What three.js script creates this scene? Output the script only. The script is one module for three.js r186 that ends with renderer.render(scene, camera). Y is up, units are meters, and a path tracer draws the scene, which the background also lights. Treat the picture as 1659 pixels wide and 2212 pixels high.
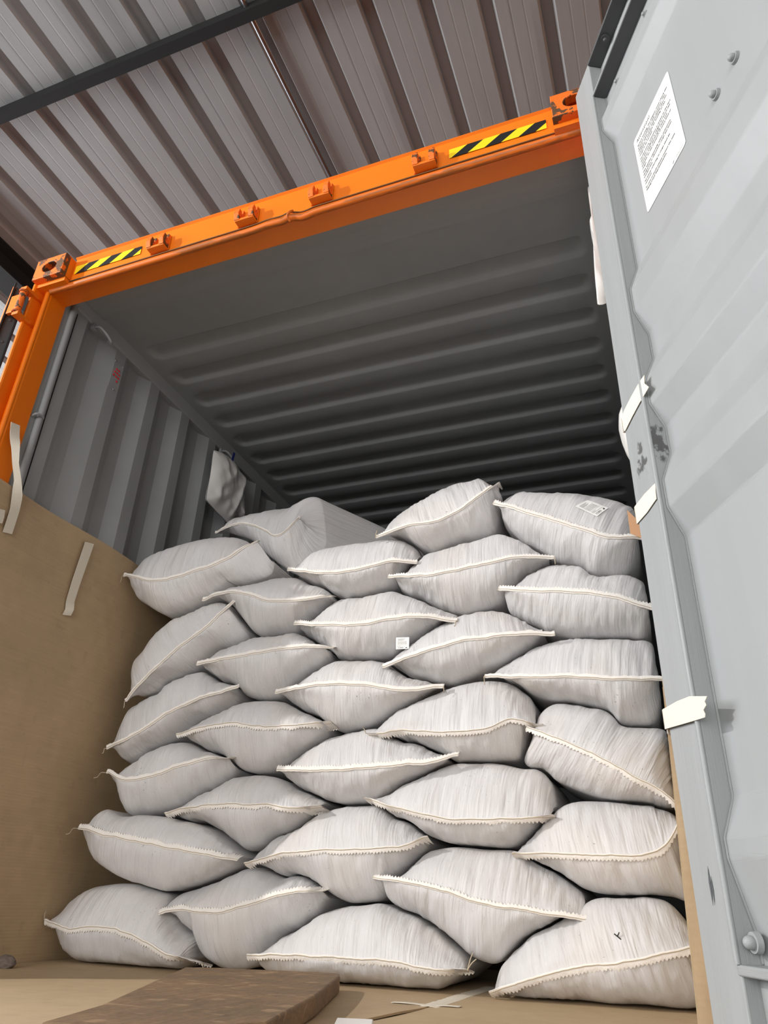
import * as THREE from 'three';
import { RoundedBoxGeometry } from 'three/addons/geometries/RoundedBoxGeometry.js';
import { mergeGeometries } from 'three/addons/utils/BufferGeometryUtils.js';
import { ImprovedNoise } from 'three/addons/math/ImprovedNoise.js';
import { RectAreaLightUniformsLib } from 'three/addons/lights/RectAreaLightUniformsLib.js';

// ---------------------------------------------------------------- camera, light, exposure
const scene = new THREE.Scene();
scene.background = new THREE.Color(0x000000);
const camera = new THREE.PerspectiveCamera(70.568, 1659 / 2212, 0.05, 60);
camera.position.set(1.1396, 0.2501, 1.6027);
camera.rotation.set(0.4928, 0.3795, 0.0393, 'YXZ');
const renderer = new THREE.WebGLRenderer();
renderer.toneMapping = THREE.LinearToneMapping;
renderer.toneMappingExposure = 1.0;
renderer.shadowMap.enabled = true;
RectAreaLightUniformsLib.init();

const LIGHT = {
  flood: { pos: [-4.4, 3.3, 2.85], aim: [0.3, 0.8, -1.0], color: 0xfffbf7, cd: 74 },
  window: { color: 0xf0f4fa, nits: 9.5 },
  doorway: { color: 0xfcfbfa, nits: 5.5 },
  warm: { pos: [5.2, 3.3, -1.6], color: 0xffa56a, cd: 12 },
};

// ---------------------------------------------------------------- helpers
let seedState = 1234567;
function rnd() { seedState = (seedState * 1664525 + 1013904223) >>> 0; return seedState / 4294967296; }
const perlin = new ImprovedNoise();
const noise = (x, y = 0, z = 0) => perlin.noise(x, y, z);
const V = (x, y, z) => new THREE.Vector3(x, y, z);
const lerp = (a, b, t) => a + (b - a) * t;
const clamp = (x, a, b) => Math.min(b, Math.max(a, x));
const smooth = (a, b, x) => { const t = clamp((x - a) / (b - a), 0, 1); return t * t * (3 - 2 * t); };
const taken = {};
function numbered(name) { const n = taken[name] = (taken[name] ?? -1) + 1; return n ? `${name}_${String(n).padStart(3, '0')}` : name; }
function mesh(name, geo, mat, parent, label) {
  const m = new THREE.Mesh(geo, mat); m.name = name; m.castShadow = m.receiveShadow = true;
  if (label) m.userData.label = label;
  (parent ?? scene).add(m); return m;
}
function tag(o, label, category, group) { o.userData.label = label; o.userData.category = category; if (group) o.userData.group = group; return o; }
function thing(name, label, category, pos = [0, 0, 0], group) {
  const g = new THREE.Group(); g.name = numbered(name); g.position.set(...pos); scene.add(g); return tag(g, label, category, group);
}
function struct(name, geo, mat) { const m = mesh(name, geo, mat); m.userData.kind = 'structure'; return m; }
// box from min and max corner
function bx(x0, y0, z0, x1, y1, z1, r = 0) {
  const w = x1 - x0, h = y1 - y0, d = z1 - z0;
  const g = r ? new RoundedBoxGeometry(w, h, d, 2, Math.min(r, w / 2.01, h / 2.01, d / 2.01)) : new THREE.BoxGeometry(w, h, d);
  g.translate((x0 + x1) / 2, (y0 + y1) / 2, (z0 + z1) / 2); return g;
}
const merge = list => mergeGeometries(list.map(g => { const q = g.index ? g.toNonIndexed() : g; for (const k of Object.keys(q.attributes)) if (!['position', 'normal', 'uv'].includes(k)) q.deleteAttribute(k); return q; }));
// grid surface: fn(u, v) -> [x, y, z], uv in metres given by uvfn
function grid(fn, nu, nv, uvfn) {
  const p = [], t = [], ix = [];
  for (let j = 0; j <= nv; j++) for (let i = 0; i <= nu; i++) { const u = i / nu, v = j / nv; p.push(...fn(u, v)); t.push(...(uvfn ? uvfn(u, v) : [u, v])); }
  for (let j = 0; j < nv; j++) for (let i = 0; i < nu; i++) { const a = j * (nu + 1) + i, b = a + 1, c = a + nu + 1, d = c + 1; ix.push(a, b, d, a, d, c); }
  const g = new THREE.BufferGeometry();
  g.setAttribute('position', new THREE.Float32BufferAttribute(p, 3)); g.setAttribute('uv', new THREE.Float32BufferAttribute(t, 2)); g.setIndex(ix); g.computeVertexNormals(); return g;
}
// closed thin slab around a grid surface
function slab(fn, nu, nv, thick, uvfn) {
  const f = grid(fn, nu, nv, uvfn), n = f.attributes.normal, P = f.attributes.position, N = P.count;
  const p = [...P.array], t = [...f.attributes.uv.array], ix = [...f.index.array];
  for (let i = 0; i < N; i++) { p.push(P.getX(i) - n.getX(i) * thick, P.getY(i) - n.getY(i) * thick, P.getZ(i) - n.getZ(i) * thick); t.push(f.attributes.uv.getX(i), f.attributes.uv.getY(i)); }
  const L = f.index.count; for (let k = 0; k < L; k += 3) ix.push(ix[k] + N, ix[k + 2] + N, ix[k + 1] + N);
  const rim = []; for (let i = 0; i <= nu; i++) rim.push(i); for (let j = 1; j <= nv; j++) rim.push(j * (nu + 1) + nu); for (let i = nu - 1; i >= 0; i--) rim.push(nv * (nu + 1) + i); for (let j = nv - 1; j > 0; j--) rim.push(j * (nu + 1));
  const base = p.length / 3; // separate rim vertices keep the edge crisp
  rim.forEach((a, k) => { p.push(p[3 * a], p[3 * a + 1], p[3 * a + 2], p[3 * (a + N)], p[3 * (a + N) + 1], p[3 * (a + N) + 2]); t.push(k * .01, 0, k * .01, thick); });
  for (let k = 0; k < rim.length; k++) { const a = base + 2 * k, b = base + 2 * ((k + 1) % rim.length); ix.push(a, a + 1, b, b, a + 1, b + 1); }
  const g = new THREE.BufferGeometry(); g.setAttribute('position', new THREE.Float32BufferAttribute(p, 3)); g.setAttribute('uv', new THREE.Float32BufferAttribute(t, 2)); g.setIndex(ix); g.computeVertexNormals(); return g;
}
function tube(pts, r, seg = 24, rad = 8, closed = false) { return new THREE.TubeGeometry(new THREE.CatmullRomCurve3(pts.map(p => V(...p)), closed, 'catmullrom', 0.4), seg, r, rad, closed); }
function extr(shapePts, depth, bevel = 0, holes = []) {
  const s = new THREE.Shape(shapePts.map(p => new THREE.Vector2(...p)));
  for (const h of holes) s.holes.push(new THREE.Path(h.map(p => new THREE.Vector2(...p))));
  return new THREE.ExtrudeGeometry(s, { depth, bevelEnabled: bevel > 0, bevelSize: bevel, bevelThickness: bevel, bevelSegments: 2, steps: 1 });
}
function dataTex(w, h, fn, srgb = true) {
  const d = new Uint8Array(w * h * 4);
  for (let j = 0; j < h; j++) for (let i = 0; i < w; i++) { const c = fn(i / w, j / h, i, j), k = 4 * (j * w + i); for (let q = 0; q < 3; q++) d[k + q] = clamp(Math.round(255 * (c.length ? c[q] : c)), 0, 255); d[k + 3] = 255; }
  const t = new THREE.DataTexture(d, w, h); t.magFilter = THREE.LinearFilter; t.minFilter = THREE.LinearMipmapLinearFilter; t.generateMipmaps = true; t.wrapS = t.wrapT = THREE.RepeatWrapping;
  if (srgb) t.colorSpace = THREE.SRGBColorSpace; t.needsUpdate = true; return t;
}
// tileable value noise
function tileNoise(seed) {
  const tab = new Float32Array(65536); let s = seed * 7919 + 17; for (let i = 0; i < 65536; i++) { s = (s * 1664525 + 1013904223) >>> 0; tab[i] = s / 4294967296; }
  return (u, v, fx, fy) => { const x = u * fx, y = v * fy, i = Math.floor(x), j = Math.floor(y), a = x - i, b = y - j, A = a * a * (3 - 2 * a), B = b * b * (3 - 2 * b); const g = (p, q) => tab[(((p % fx) + fx) % fx) * 251 + (((q % fy) + fy) % fy) * 7919 & 65535]; return lerp(lerp(g(i, j), g(i + 1, j), A), lerp(g(i, j + 1), g(i + 1, j + 1), A), B); };
}
function canvasTex(w, h, draw) { const c = document.createElement('canvas'); c.width = w; c.height = h; draw(c.getContext('2d'), w, h); const t = new THREE.CanvasTexture(c); t.colorSpace = THREE.SRGBColorSpace; t.anisotropy = 8; return t; }

// ---------------------------------------------------------------- materials
const tn = tileNoise(3), tn2 = tileNoise(11), tn3 = tileNoise(29);
const std = o => new THREE.MeshStandardMaterial(o);
const scuff = dataTex(512, 512, (u, v) => { const n = .5 * tn(u, v, 6, 6) + .3 * tn2(u, v, 24, 24) + .2 * tn3(u, v, 120, 120); const k = .93 + .1 * n - .1 * smooth(.78, .9, tn2(u, v, 17, 40)) * tn3(u, v, 60, 60); return [k, k, k * .995]; });
const plain = dataTex(256, 256, (u, v) => { const k = .955 + .05 * (.6 * tn(u, v, 4, 4) + .4 * tn2(u, v, 20, 20)); return [k, k, k * .995]; });
const fineBump = dataTex(256, 256, (u, v) => .5 + .5 * (tn(u, v, 40, 40) - .5) + .4 * (tn2(u, v, 110, 110) - .5), false);
const M = {};
M.grey = std({ color: 0x9b9e9f, map: plain, roughness: .48, bumpMap: fineBump, bumpScale: .0004 });
M.greyIn = std({ color: 0x9b9e9f, map: plain, roughness: .6, bumpMap: fineBump, bumpScale: .0004 });
M.orange = std({ color: 0xf27a08, roughness: .42, map: plain, bumpMap: fineBump, bumpScale: .0004 });
const rustTex = dataTex(512, 512, (u, v) => { const n = .55 * tn(u, v, 5, 5) + .3 * tn2(u, v, 16, 16) + .15 * tn3(u, v, 60, 60); const r = smooth(.57, .62, n); return [lerp(.93, .36, r), lerp(.43, .25, r), lerp(.08, .16, r)]; });
M.orangeRust = std({ map: rustTex, roughness: .6, bumpMap: fineBump, bumpScale: .001 });
// header lip: orange with rubbed brown streaks running along the lip
const lipTex = dataTex(1024, 128, (u, v) => { const n = .5 * tn(u, v, 9, 11) + .3 * tn2(u, v, 40, 17) + .2 * tn3(u, v, 120, 20); const r = smooth(.42, .66, n) * .5; return [lerp(.86, .45, r), lerp(.42, .28, r), lerp(.06, .11, r)]; });
M.lineRub = std({ color: 0x6b4a1e, roughness: .7 });
M.orangeLip = std({ map: lipTex, roughness: .5 });
M.rubber = std({ color: 0x4d4e4f, roughness: .6 });
M.rubberBlack = std({ color: 0x141416, roughness: .55 });
M.steel = std({ color: 0xa9abab, roughness: .35, metalness: .6 });
M.black = std({ color: 0x100f0e, roughness: .9, bumpMap: fineBump, bumpScale: .0006 });
M.chrome = std({ color: 0x8d8d90, roughness: .28, metalness: .9 });
M.sealant = std({ color: 0x151515, roughness: .8 });
M.red = std({ color: 0xe8333c, roughness: .5 });
M.tape = std({ color: 0xe2dac9, roughness: .8, bumpMap: fineBump, bumpScale: .0008 });
M.tape2 = M.tape;
M.blue = std({ color: 0x1b2a7a, roughness: .6 });
const kraft = dataTex(1024, 1024, (u, v) => { const n = .4 * tn(u, v, 4, 5) + .25 * tn2(u, v, 24, 20) + .2 * tn3(u, v, 8, 200) + .15 * tn(u, v, 250, 250); const k = .9 + .14 * n; const st = smooth(.86, .93, tn2(u, v, 31, 37)) * .025; return [.735 * (k - st), .64 * (k - st), .505 * (k - st)]; });
const kraftBump = dataTex(512, 512, (u, v) => .5 + .25 * Math.sin(v * 6.283 * 90) * .4 + .5 * (tn(u, v, 9, 9) - .5), false);
M.kraft = std({ map: kraft, roughness: .82, bumpMap: kraftBump, bumpScale: .0008 });
M.kraftWall = M.kraft;
M.peach = std({ color: 0xd9a77e, roughness: .75 });
// woven polypropylene: streaky creases across the sack, fine weave, a few dark specks
const sackMap = dataTex(1024, 1024, (u, v, i, j) => {
  const m = .5 * tn(u, v, 7, 5) + .3 * tn2(u, v, 60, 14) + .2 * tn3(u, v, 200, 60);
  let k = .955 + .07 * (m - .5);
  const d = smooth(.62, .8, tn2(u, v, 5, 4)); const sp = smooth(.93, .965, tn3(u, v, 210, 170)) * d * .42 + smooth(.972, .985, tn(u, v, 160, 140)) * .25;
  k -= sp; const dust = .035 * smooth(.45, .8, tn3(u, v, 6, 7));
  return [k * .905, k * (.903 - dust * .25), k * (.902 - dust * .5)];
});
const sackBump = dataTex(2048, 1024, (u, v, i, j) => {
  const warp = u + .012 * (tn(u, v, 6, 5) - .5) + .004 * (tn2(u, v, 20, 12) - .5);
  const uu = ((warp % 1) + 1) % 1;
  const s = .5 * tn(uu, v, 70, 5) + .32 * tn2(uu, v, 150, 9) + .18 * tn3(uu, v, 250, 40);
  const weave = .06 * (((i >> 1) + (j >> 1)) & 1);
  return clamp(.15 + .75 * s + weave, 0, 1);
}, false);
M.sack = std({ map: sackMap, color: 0xf6f5f5, roughness: .43, bumpMap: sackBump, bumpScale: .005 });
M.sackTape = std({ color: 0xefeae3, roughness: .75, bumpMap: fineBump, bumpScale: .0012 });
M.thread = std({ color: 0xbcae98, roughness: .9 });
M.bag = new THREE.MeshPhysicalMaterial({ color: 0xe3e2de, roughness: .38, sheen: .2 });
const roofTex = dataTex(512, 512, (u, v) => { const n = .5 * tn(u, v, 5, 4) + .3 * tn2(u, v, 16, 12) + .2 * tn3(u, v, 100, 60); const k = .94 + .09 * (n - .5) - .06 * smooth(.7, .9, tn2(u, v, 40, 3)); return [k, k, k]; });
M.roof = std({ color: 0x9d9d9c, map: roofTex, roughness: .45, metalness: .0 });
M.concrete = std({ color: 0x53514e, map: scuff, roughness: .85, bumpMap: fineBump, bumpScale: .002 });
M.wall = std({ color: 0xc9c9c4, map: scuff, roughness: .85 });
const woodTex = dataTex(1024, 1024, (u, v) => { const w = u + .03 * (tn(u, v, 3, 3) - .5); const g = .2 * tn2(w, v, 90, 9) + .2 * tn3(w, v, 230, 30) + .3 * tn(u, v, 9, 11) + .3 * tn2(u, v, 130, 150); const sc = smooth(.72, .9, tn2(u, v, 20, 34)) * .1; return [.51 * (.7 + .45 * g) + sc, .405 * (.7 + .45 * g) + sc * .9, .285 * (.7 + .45 * g) + sc * .8]; });
const woodBump = dataTex(512, 512, (u, v) => { const w = u + .05 * (tn(u, v, 3, 3) - .5); return .25 * tn2(w, v, 40, 6) + .35 * tn(u, v, 10, 14) + .4 * tn3(u, v, 34, 40); }, false);
M.wood = std({ map: woodTex, roughness: .72, bumpMap: woodBump, bumpScale: .003 });
M.plywood = std({ color: 0x6b4a30, map: scuff, roughness: .8 });

// ---------------------------------------------------------------- warehouse shell
const GY = -0.17, RY = 4.9;
struct('floor', bx(-8.2, GY - .2, -15.2, 8.2, GY, 9.2), M.concrete);
struct('wall_left', bx(-8.2, GY, -15.2, -8, RY + .1, 9.2), M.wall);
struct('wall_right', bx(8, GY, -15.2, 8.2, RY + .1, 9.2), M.wall);
struct('wall_back', bx(-8, GY, -15.2, 8, RY + .1, -15), M.wall);
struct('wall_front', bx(-8, GY, 9, 8, RY + .1, 9.2), M.wall);
// roof: trapezoidal sheets, three ribs each, laid edge to edge
{
  const roof = new THREE.Group(); roof.name = 'ceiling'; roof.userData.kind = 'structure'; scene.add(roof);
  const P = .3316, X0 = .347;
  const prof = []; // one pitch, starting at the left edge of a rib
  prof.push([0, 0], [.018, .042], [.078, .042], [.098, 0], [.170, 0], [.174, .0007], [.178, .0007], [.182, 0], [.248, 0], [.252, .0007], [.256, .0007], [.260, 0]);
  const top = .02;
  const make = () => {
    const pts = []; for (let k = 0; k < 3; k++) for (const [x, y] of prof) pts.push([k * P + x, y]); pts.push([3 * P + .004, 0]);
    const shp = [...pts, ...pts.slice().reverse().map(([x, y]) => [x, y + .0035])];
    const g = extr(shp, 24); g.translate(0, 0, -15); // runs along z from -15 to 9
    const uv = g.attributes.uv, p = g.attributes.position; for (let i = 0; i < uv.count; i++) uv.setXY(i, p.getX(i) * .8, p.getZ(i) * .25);
    return g;
  };
  const sheet = make();
  for (let k = -9; k <= 7; k++) { const x = X0 + k * 3 * P; if (x < -8.3 || x > 7.6) continue; const m = mesh('roof_sheet', sheet, M.roof, roof); m.position.set(x, RY + (k & 1 ? .0006 : 0), 0); }
  mesh('roof_deck', bx(-8.3, RY + .06, -15.2, 8.3, RY + .12, 9.2), M.wall, roof);
}
// purlin across the roof, edge girder, conduit
for (const [z, l] of [[-.262, 'black steel purlin crossing under the corrugated roof above the orange header'], [2.9, 'black steel purlin under the roof behind the camera'], [-4.2, 'black steel purlin under the roof over the middle of the container'], [-8.2, 'black steel purlin under the roof over the far end of the container']]) {
  const t = thing('roof_purlin', l, 'beam', [0, RY - .075, z]);
  mesh('web', bx(-8, 0, .0, 8, .0755, .012), M.black, t);
  mesh('flange', bx(-8, 0, -.055, 8, .012, 0), M.black, t);
  mesh('flange', bx(-8, .063, -.055, 8, .0755, 0), M.black, t);
  mesh('lip', bx(-8, .012, -.055, 8, .03, -.05), M.black, t);
}
{
  const t = thing('roof_girder', 'wide black steel girder under the roof beyond the left corner casting', 'beam', [-3.5, RY - .24, 0]);
  mesh('bottom_flange', bx(-.11, 0, -15, .11, .014, 9), M.black, t);
  mesh('web', bx(-.006, .014, -15, .006, .226, 9), M.black, t);
  mesh('top_flange', bx(-.11, .226, -15, .11, .24, 9), M.black, t);
}
{
  const t = thing('conduit_pipe', 'shiny round metal conduit running along the roof beside a rib', 'pipe', [-.6, RY - .03, 0]);
  const g = new THREE.CylinderGeometry(.017, .017, 24, 16, 1); g.rotateX(Math.PI / 2); g.translate(0, 0, -3); mesh('tube', g, M.chrome, t);
  for (const z of [1.4, -2.3, -5.6]) { const c = new THREE.TorusGeometry(.019, .004, 6, 16); c.translate(0, 0, z); mesh('clip', merge([c, bx(-.004, .017, z - .008, .004, .03, z + .008)]), M.steel, t); }
}
// lamps: each is a fitting with a glowing face and a light just in front of it
{ // work floodlight on a stand, left of the camera
  const L = LIGHT.flood, [x, y, z] = L.pos, t = thing('flood_lamp', 'work floodlight on a tripod stand left of the camera', 'lamp', [x, GY, z]);
  const head = new THREE.Group(); head.name = 'head'; head.position.set(0, y - GY, 0); t.add(head); head.lookAt(V(...L.aim));
  const em = std({ color: 0xffffff, emissive: L.color, emissiveIntensity: 4 });
  mesh('housing', bx(-.12, -.09, -.09, .12, .09, -.02, .01), M.black, head); mesh('lens', bx(-.07, -.05, -.02, .07, .05, -.014), em, head);
  mesh('pole', tube([[0, 0.5, 0], [0, 1.2, 0], [0, y - GY - .1, -.02]], .014, 8), M.black, t);
  for (let k = 0; k < 3; k++) { const a = k * 2.094; mesh('leg', tube([[0, .75, 0], [Math.cos(a) * .25, .38, Math.sin(a) * .25], [Math.cos(a) * .5, .012, Math.sin(a) * .5]], .011, 8), M.black, t); }
  const s = new THREE.SpotLight(L.color, L.cd, 0, .75, .5, 2); const d = V(...L.aim).sub(V(x, y, z)).normalize();
  s.position.set(x, y, z).addScaledVector(d, .01); s.target.position.set(...L.aim); s.castShadow = true; s.shadow.radius = 2.5; scene.add(s, s.target);
}
{ // translucent daylight panel in the left wall
  const em = std({ color: 0xffffff, emissive: LIGHT.window.color, emissiveIntensity: 1.2 });
  const w = struct('window_1', bx(-8, 1.2, -4.5, -7.96, 4.3, 5.5), em);
  const l = new THREE.RectAreaLight(LIGHT.window.color, LIGHT.window.nits, 10, 3.1); l.position.set(-7.94, 2.75, .5); l.lookAt(0, 2.75, .5); scene.add(l);
}
{ // bright loading doorway with a translucent daylight curtain, behind the camera
  const em = std({ color: 0xffffff, emissive: LIGHT.doorway.color, emissiveIntensity: 1.2 });
  struct('window_2', bx(-3.4, GY + .2, 8.96, 3.6, 3.9, 9), em);
  const l = new THREE.RectAreaLight(LIGHT.doorway.color, LIGHT.doorway.nits, 7, 3.87); l.position.set(.1, 1.965, 8.94); l.lookAt(.1, 1.965, 0); scene.add(l);
}
{ // warm wall lamp at the right
  const L = LIGHT.warm, [x, y, z] = L.pos, t = thing('warm_lamp', 'warm lamp on a post right of the container', 'lamp', [x, GY, z]);
  const em = std({ color: 0xffffff, emissive: L.color, emissiveIntensity: 3 });
  const b = new THREE.SphereGeometry(.09, 20, 14); b.translate(0, y - GY, 0); mesh('bulb', b, em, t);
  mesh('post', tube([[0, 0, 0], [0, 1.5, 0], [0, y - GY - .09, 0]], .03, 8), M.black, t);
  const l = new THREE.PointLight(L.color, L.cd, 0, 2); l.position.set(x, y, z); l.castShadow = true; l.shadow.radius = 4; scene.add(l);
}

// ---------------------------------------------------------------- shipping container
const box = thing('shipping_container', 'orange steel shipping container with grey inside and open doors', 'container', [0, 0, 0]);
const LEN = 12.0, HW = 1.219;
{
  // floor and underframe
  mesh('floor_deck', bx(-1.2, -.03, -LEN, 1.2, -.002, -.1), M.plywood, box);
  mesh('underframe', bx(-1.2, GY + .005, -LEN, 1.2, -.03, -.1), M.orange, box);
  mesh('door_sill', bx(-HW + .16, GY + .01, -.1, HW - .16, -.004, -.012, .006), M.orange, box);
  // corrugated side walls, grey skin inside and orange skin outside
  const wallGeo = (off, flip) => {
    const pts = []; let z = -.235; pts.push([z, 0]); // [z, depth]: 0 = inner flat, 1 = outer flat
    pts.push([-.30, 0], [-.345, 1], [-.421, 1], [-.513, 0]);
    z = -.513; while (z > -LEN + .4) { pts.push([z - .070, 0], [z - .138, 1], [z - .210, 1], [z - .278, 0]); z -= .278; } pts.push([-LEN, 0]);
    const p = [], uv = [], ix = [];
    for (let k = 0; k < pts.length - 1; k++) { const [z0, d0] = pts[k], [z1, d1] = pts[k + 1], b = p.length / 3; const X = d => -1.17 - .036 * d - off;
      p.push(X(d0), -.1, z0, X(d1), -.1, z1, X(d1), 2.66, z1, X(d0), 2.66, z0); uv.push(z0, 0, z1, 0, z1, 2.7, z0, 2.7); ix.push(b, b + 1, b + 2, b, b + 2, b + 3); }
    const g = new THREE.BufferGeometry(); g.setAttribute('position', new THREE.Float32BufferAttribute(p, 3)); g.setAttribute('uv', new THREE.Float32BufferAttribute(uv, 2)); g.setIndex(flip ? ix : ix.map((v, i, a) => a[i - i % 3 + [0, 2, 1][i % 3]])); g.computeVertexNormals(); return g;
  };
  const inner = wallGeo(0), outer = wallGeo(.004, true);
  for (const s of [1, -1]) {
    const a = mesh('side_wall', inner, M.greyIn, box), b = mesh('side_wall_outer_skin', outer, M.orange, box); if (s < 0) { a.scale.x = -1; b.scale.x = -1; }
  }
  mesh('end_wall', bx(-1.2, -.1, -LEN - .04, 1.2, 2.72, -LEN), M.greyIn, box);
  // top side rails
  for (const s of [-1, 1]) {
    const sh = [[1.17, 2.631], [1.163, 2.640], [1.146, 2.690], [1.15, 2.725], [1.214, 2.725], [1.214, 2.631]].map(([x, y]) => [s * x, y]);
    const g = extr(s > 0 ? sh : sh.reverse(), LEN - .17); g.translate(0, 0, -LEN); mesh('top_side_rail', g, M.greyIn, box);
    mesh('bottom_side_rail', bx(s > 0 ? 1.172 : -1.214, GY + .005, -LEN, s > 0 ? 1.214 : -1.172, .0, -.18), M.orange, box);
  }
  // ceiling: pressed transverse dishes with rounded ends
  const zs = [-.17, -.36]; { let z = -.60; zs.push(-.38, -.5); while (z > -LEN + .3) { zs.push(z, z - .012, z - .022, z - .06, z - .088, z - .100, z - .112, z - .122, z - .16); z -= .2135; } zs.push(-LEN); }
  const per = z => { const t = ((-.60 - z) % .2135 + .2135) % .2135; if (z > -.599) return 0; return smooth(0, .022, t) * (1 - smooth(.085, .122, t)); };
  const xs = []; for (let i = 0; i <= 10; i++) xs.push(-1.15 + .012 * i); for (let i = 1; i < 12; i++) xs.push(-1.03 + 2.06 * i / 12); for (let i = 10; i >= 0; i--) xs.push(1.15 - .012 * i);
  const cg = (dy, flip) => { const p = [], uv = [], ix = []; for (const z of zs) for (const x of xs) { const tt = ((-.60 - z) % .2135 + .2135) % .2135; const round = .03 * Math.pow(clamp(Math.abs(tt - .055) / .06, 0, 1), 2); const e = 1 - smooth(1.06 - round, 1.105 - round, Math.abs(x)); p.push(x, 2.69 + dy + .02 * per(z) * e + (z > -.365 ? -.005 : 0), z); uv.push(x, z); }
    const n = xs.length; for (let j = 0; j < zs.length - 1; j++) for (let i = 0; i < n - 1; i++) { const a = j * n + i, b = a + 1, c = a + n, d = c + 1; flip ? ix.push(a, b, d, a, d, c) : ix.push(a, d, b, a, c, d); }
    const g = new THREE.BufferGeometry(); g.setAttribute('position', new THREE.Float32BufferAttribute(p, 3)); g.setAttribute('uv', new THREE.Float32BufferAttribute(uv, 2)); g.setIndex(ix); g.computeVertexNormals(); return g; };
  mesh('roof_panel', cg(0), M.greyIn, box); mesh('roof_panel_outer_skin', cg(.006, true), M.orange, box);
  mesh('roof_lap_plate', bx(-1.147, 2.680, -.372, 1.147, 2.686, -.16), M.greyIn, box);
  // header: hollow beam with rolled lip
  {
    const g = extr([[-.165, 2.587], [-.08, 2.587], [-.062, 2.600], [-.060, 2.738], [-.052, 2.744], [-.054, 2.749], [-.165, 2.749]].map(([z, y]) => [-z, y]), 2.114);
    g.rotateY(Math.PI / 2); g.translate(-1.057, 0, 0); // shape x becomes -z
    mesh('header', g, M.orange, box);
    // side pieces of the header between the castings and the posts
    for (const s of [-1, 1]) mesh('header_end', bx(Math.min(s * 1.057, s * 1.219), 2.588, -.165, Math.max(s * 1.057, s * 1.219), 2.612, -.03), M.orange, box);
    // rolled lip along the lower front edge, dented and split a little left of the middle
    const pts = [], N = 90; for (let i = 0; i <= N; i++) { const x = lerp(-1.165, 1.165, i / N), d = Math.exp(-Math.pow((x - .03) / .025, 2)) - .8 * Math.exp(-Math.pow((x - .09) / .03, 2)) + .5 * Math.exp(-Math.pow((x + .06) / .05, 2)); pts.push([x, 2.590 + .006 * d + .0006 * noise(x * 6, 3), -.069 + .004 * d]); }
    const lip = tube(pts, .0145, 260, 12); mesh('header_lip', lip, M.orangeLip, box);
    mesh('lip_groove', tube(pts.map(([x, y, z]) => [x, y + .0165, z + .0115]), .003, 200, 6), M.lineRub, box, 'brown rubbed line above the lip');
    const wl = tube([[.034, 2.571, -.064], [.028, 2.582, -.046], [.036, 2.597, -.043], [.048, 2.611, -.05]], .005, 16, 8); mesh('weld_repair', wl, M.orangeLip, box);
  }
  // cam keepers on the header
  for (const x of [-.585, -.160, .168, .590]) {
    const k = new THREE.Group(); k.name = 'cam_keeper'; k.position.set(x, 2.662, -.06); box.add(k);
    mesh('back_plate', bx(-.046, -.045, 0, .046, .036, .005, .001), M.orange, k);
    const uvx = g => { const u = g.attributes.uv; for (let i = 0; i < u.count; i++) u.setXY(i, u.getX(i) * 5 + x, u.getY(i) * 5); return g; };
    const claw = () => { const g = extr([[0, -.04], [.034, -.04], [.042, -.012], [.036, .016], [.024, .014], [.022, -.008], [.014, -.012], [.010, .034], [0, .036]], .018, .002); g.rotateY(-Math.PI / 2); return uvx(g); };
    const c1 = claw(); c1.translate(-.022, 0, .003); const c2 = claw(); c2.translate(.042, 0, .003);
    mesh('claw', c1, M.orangeRust, k); mesh('claw', c2, M.orangeRust, k);
    mesh('ledge', bx(-.042, -.046, .003, .044, -.034, .036, .003), M.orange, k);
  }
  // hazard stripes
  const hz = canvasTex(512, 80, (c, w, h) => { c.fillStyle = '#fbd61a'; c.fillRect(0, 0, w, h); c.fillStyle = '#17181a'; for (let k = 0; k < 3; k++) { const x = 12 + k * 178; c.beginPath(); c.moveTo(x, h); c.lineTo(x + 88, h); c.lineTo(x + 176, 0); c.lineTo(x + 88, 0); c.fill(); } });
  const hzm = std({ map: hz, roughness: .45 });
  for (const [x0, x1] of [[-1.045, -.69], [.679, 1.032]]) { const g = new THREE.PlaneGeometry(x1 - x0, .048, 8, 1); g.translate((x0 + x1) / 2, 2.67, -.0578); const p = g.attributes.position; mesh('hazard_stripe', g, hzm, box, 'yellow and black diagonal hazard sticker'); }
  // corner castings with their oval holes
  const hole = (cx, cy, a, b) => { const r = []; for (let i = 0; i < 28; i++) { const t = -i / 28 * 6.2832; r.push([cx + a * Math.sign(Math.cos(t)) * Math.pow(Math.abs(Math.cos(t)), .8), cy + b * Math.sin(t)]); } return r; };
  for (const s of [-1, 1]) for (const y0 of [2.609, GY + .001]) {
    const c = new THREE.Group(); c.name = 'corner_casting'; c.position.set(s * 1.138, y0, 0); box.add(c);
    const f = extr([[-.078, .003], [.078, .003], [.078, .115], [-.078, .115]], .026, .003, [hole(0, .06, .042, .032)]); f.translate(0, 0, -.029);
    { const u = f.attributes.uv; for (let i = 0; i < u.count; i++) u.setXY(i, u.getX(i) * 4.2 + s * .37, u.getY(i) * 4.2 + .13); } mesh('front_plate', f, M.orangeRust, c);
    mesh('casing', merge([bx(-.081, .0, -.178, -.058, .118, -.029), bx(.058, 0, -.178, .081, .118, -.029), bx(-.058, .098, -.178, .058, .118, -.029), bx(-.058, 0, -.178, .058, .02, -.029), bx(-.058, .02, -.178, .058, .098, -.16)]), y0 > 0 ? M.orange : M.orangeRust, c);
  }
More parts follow.
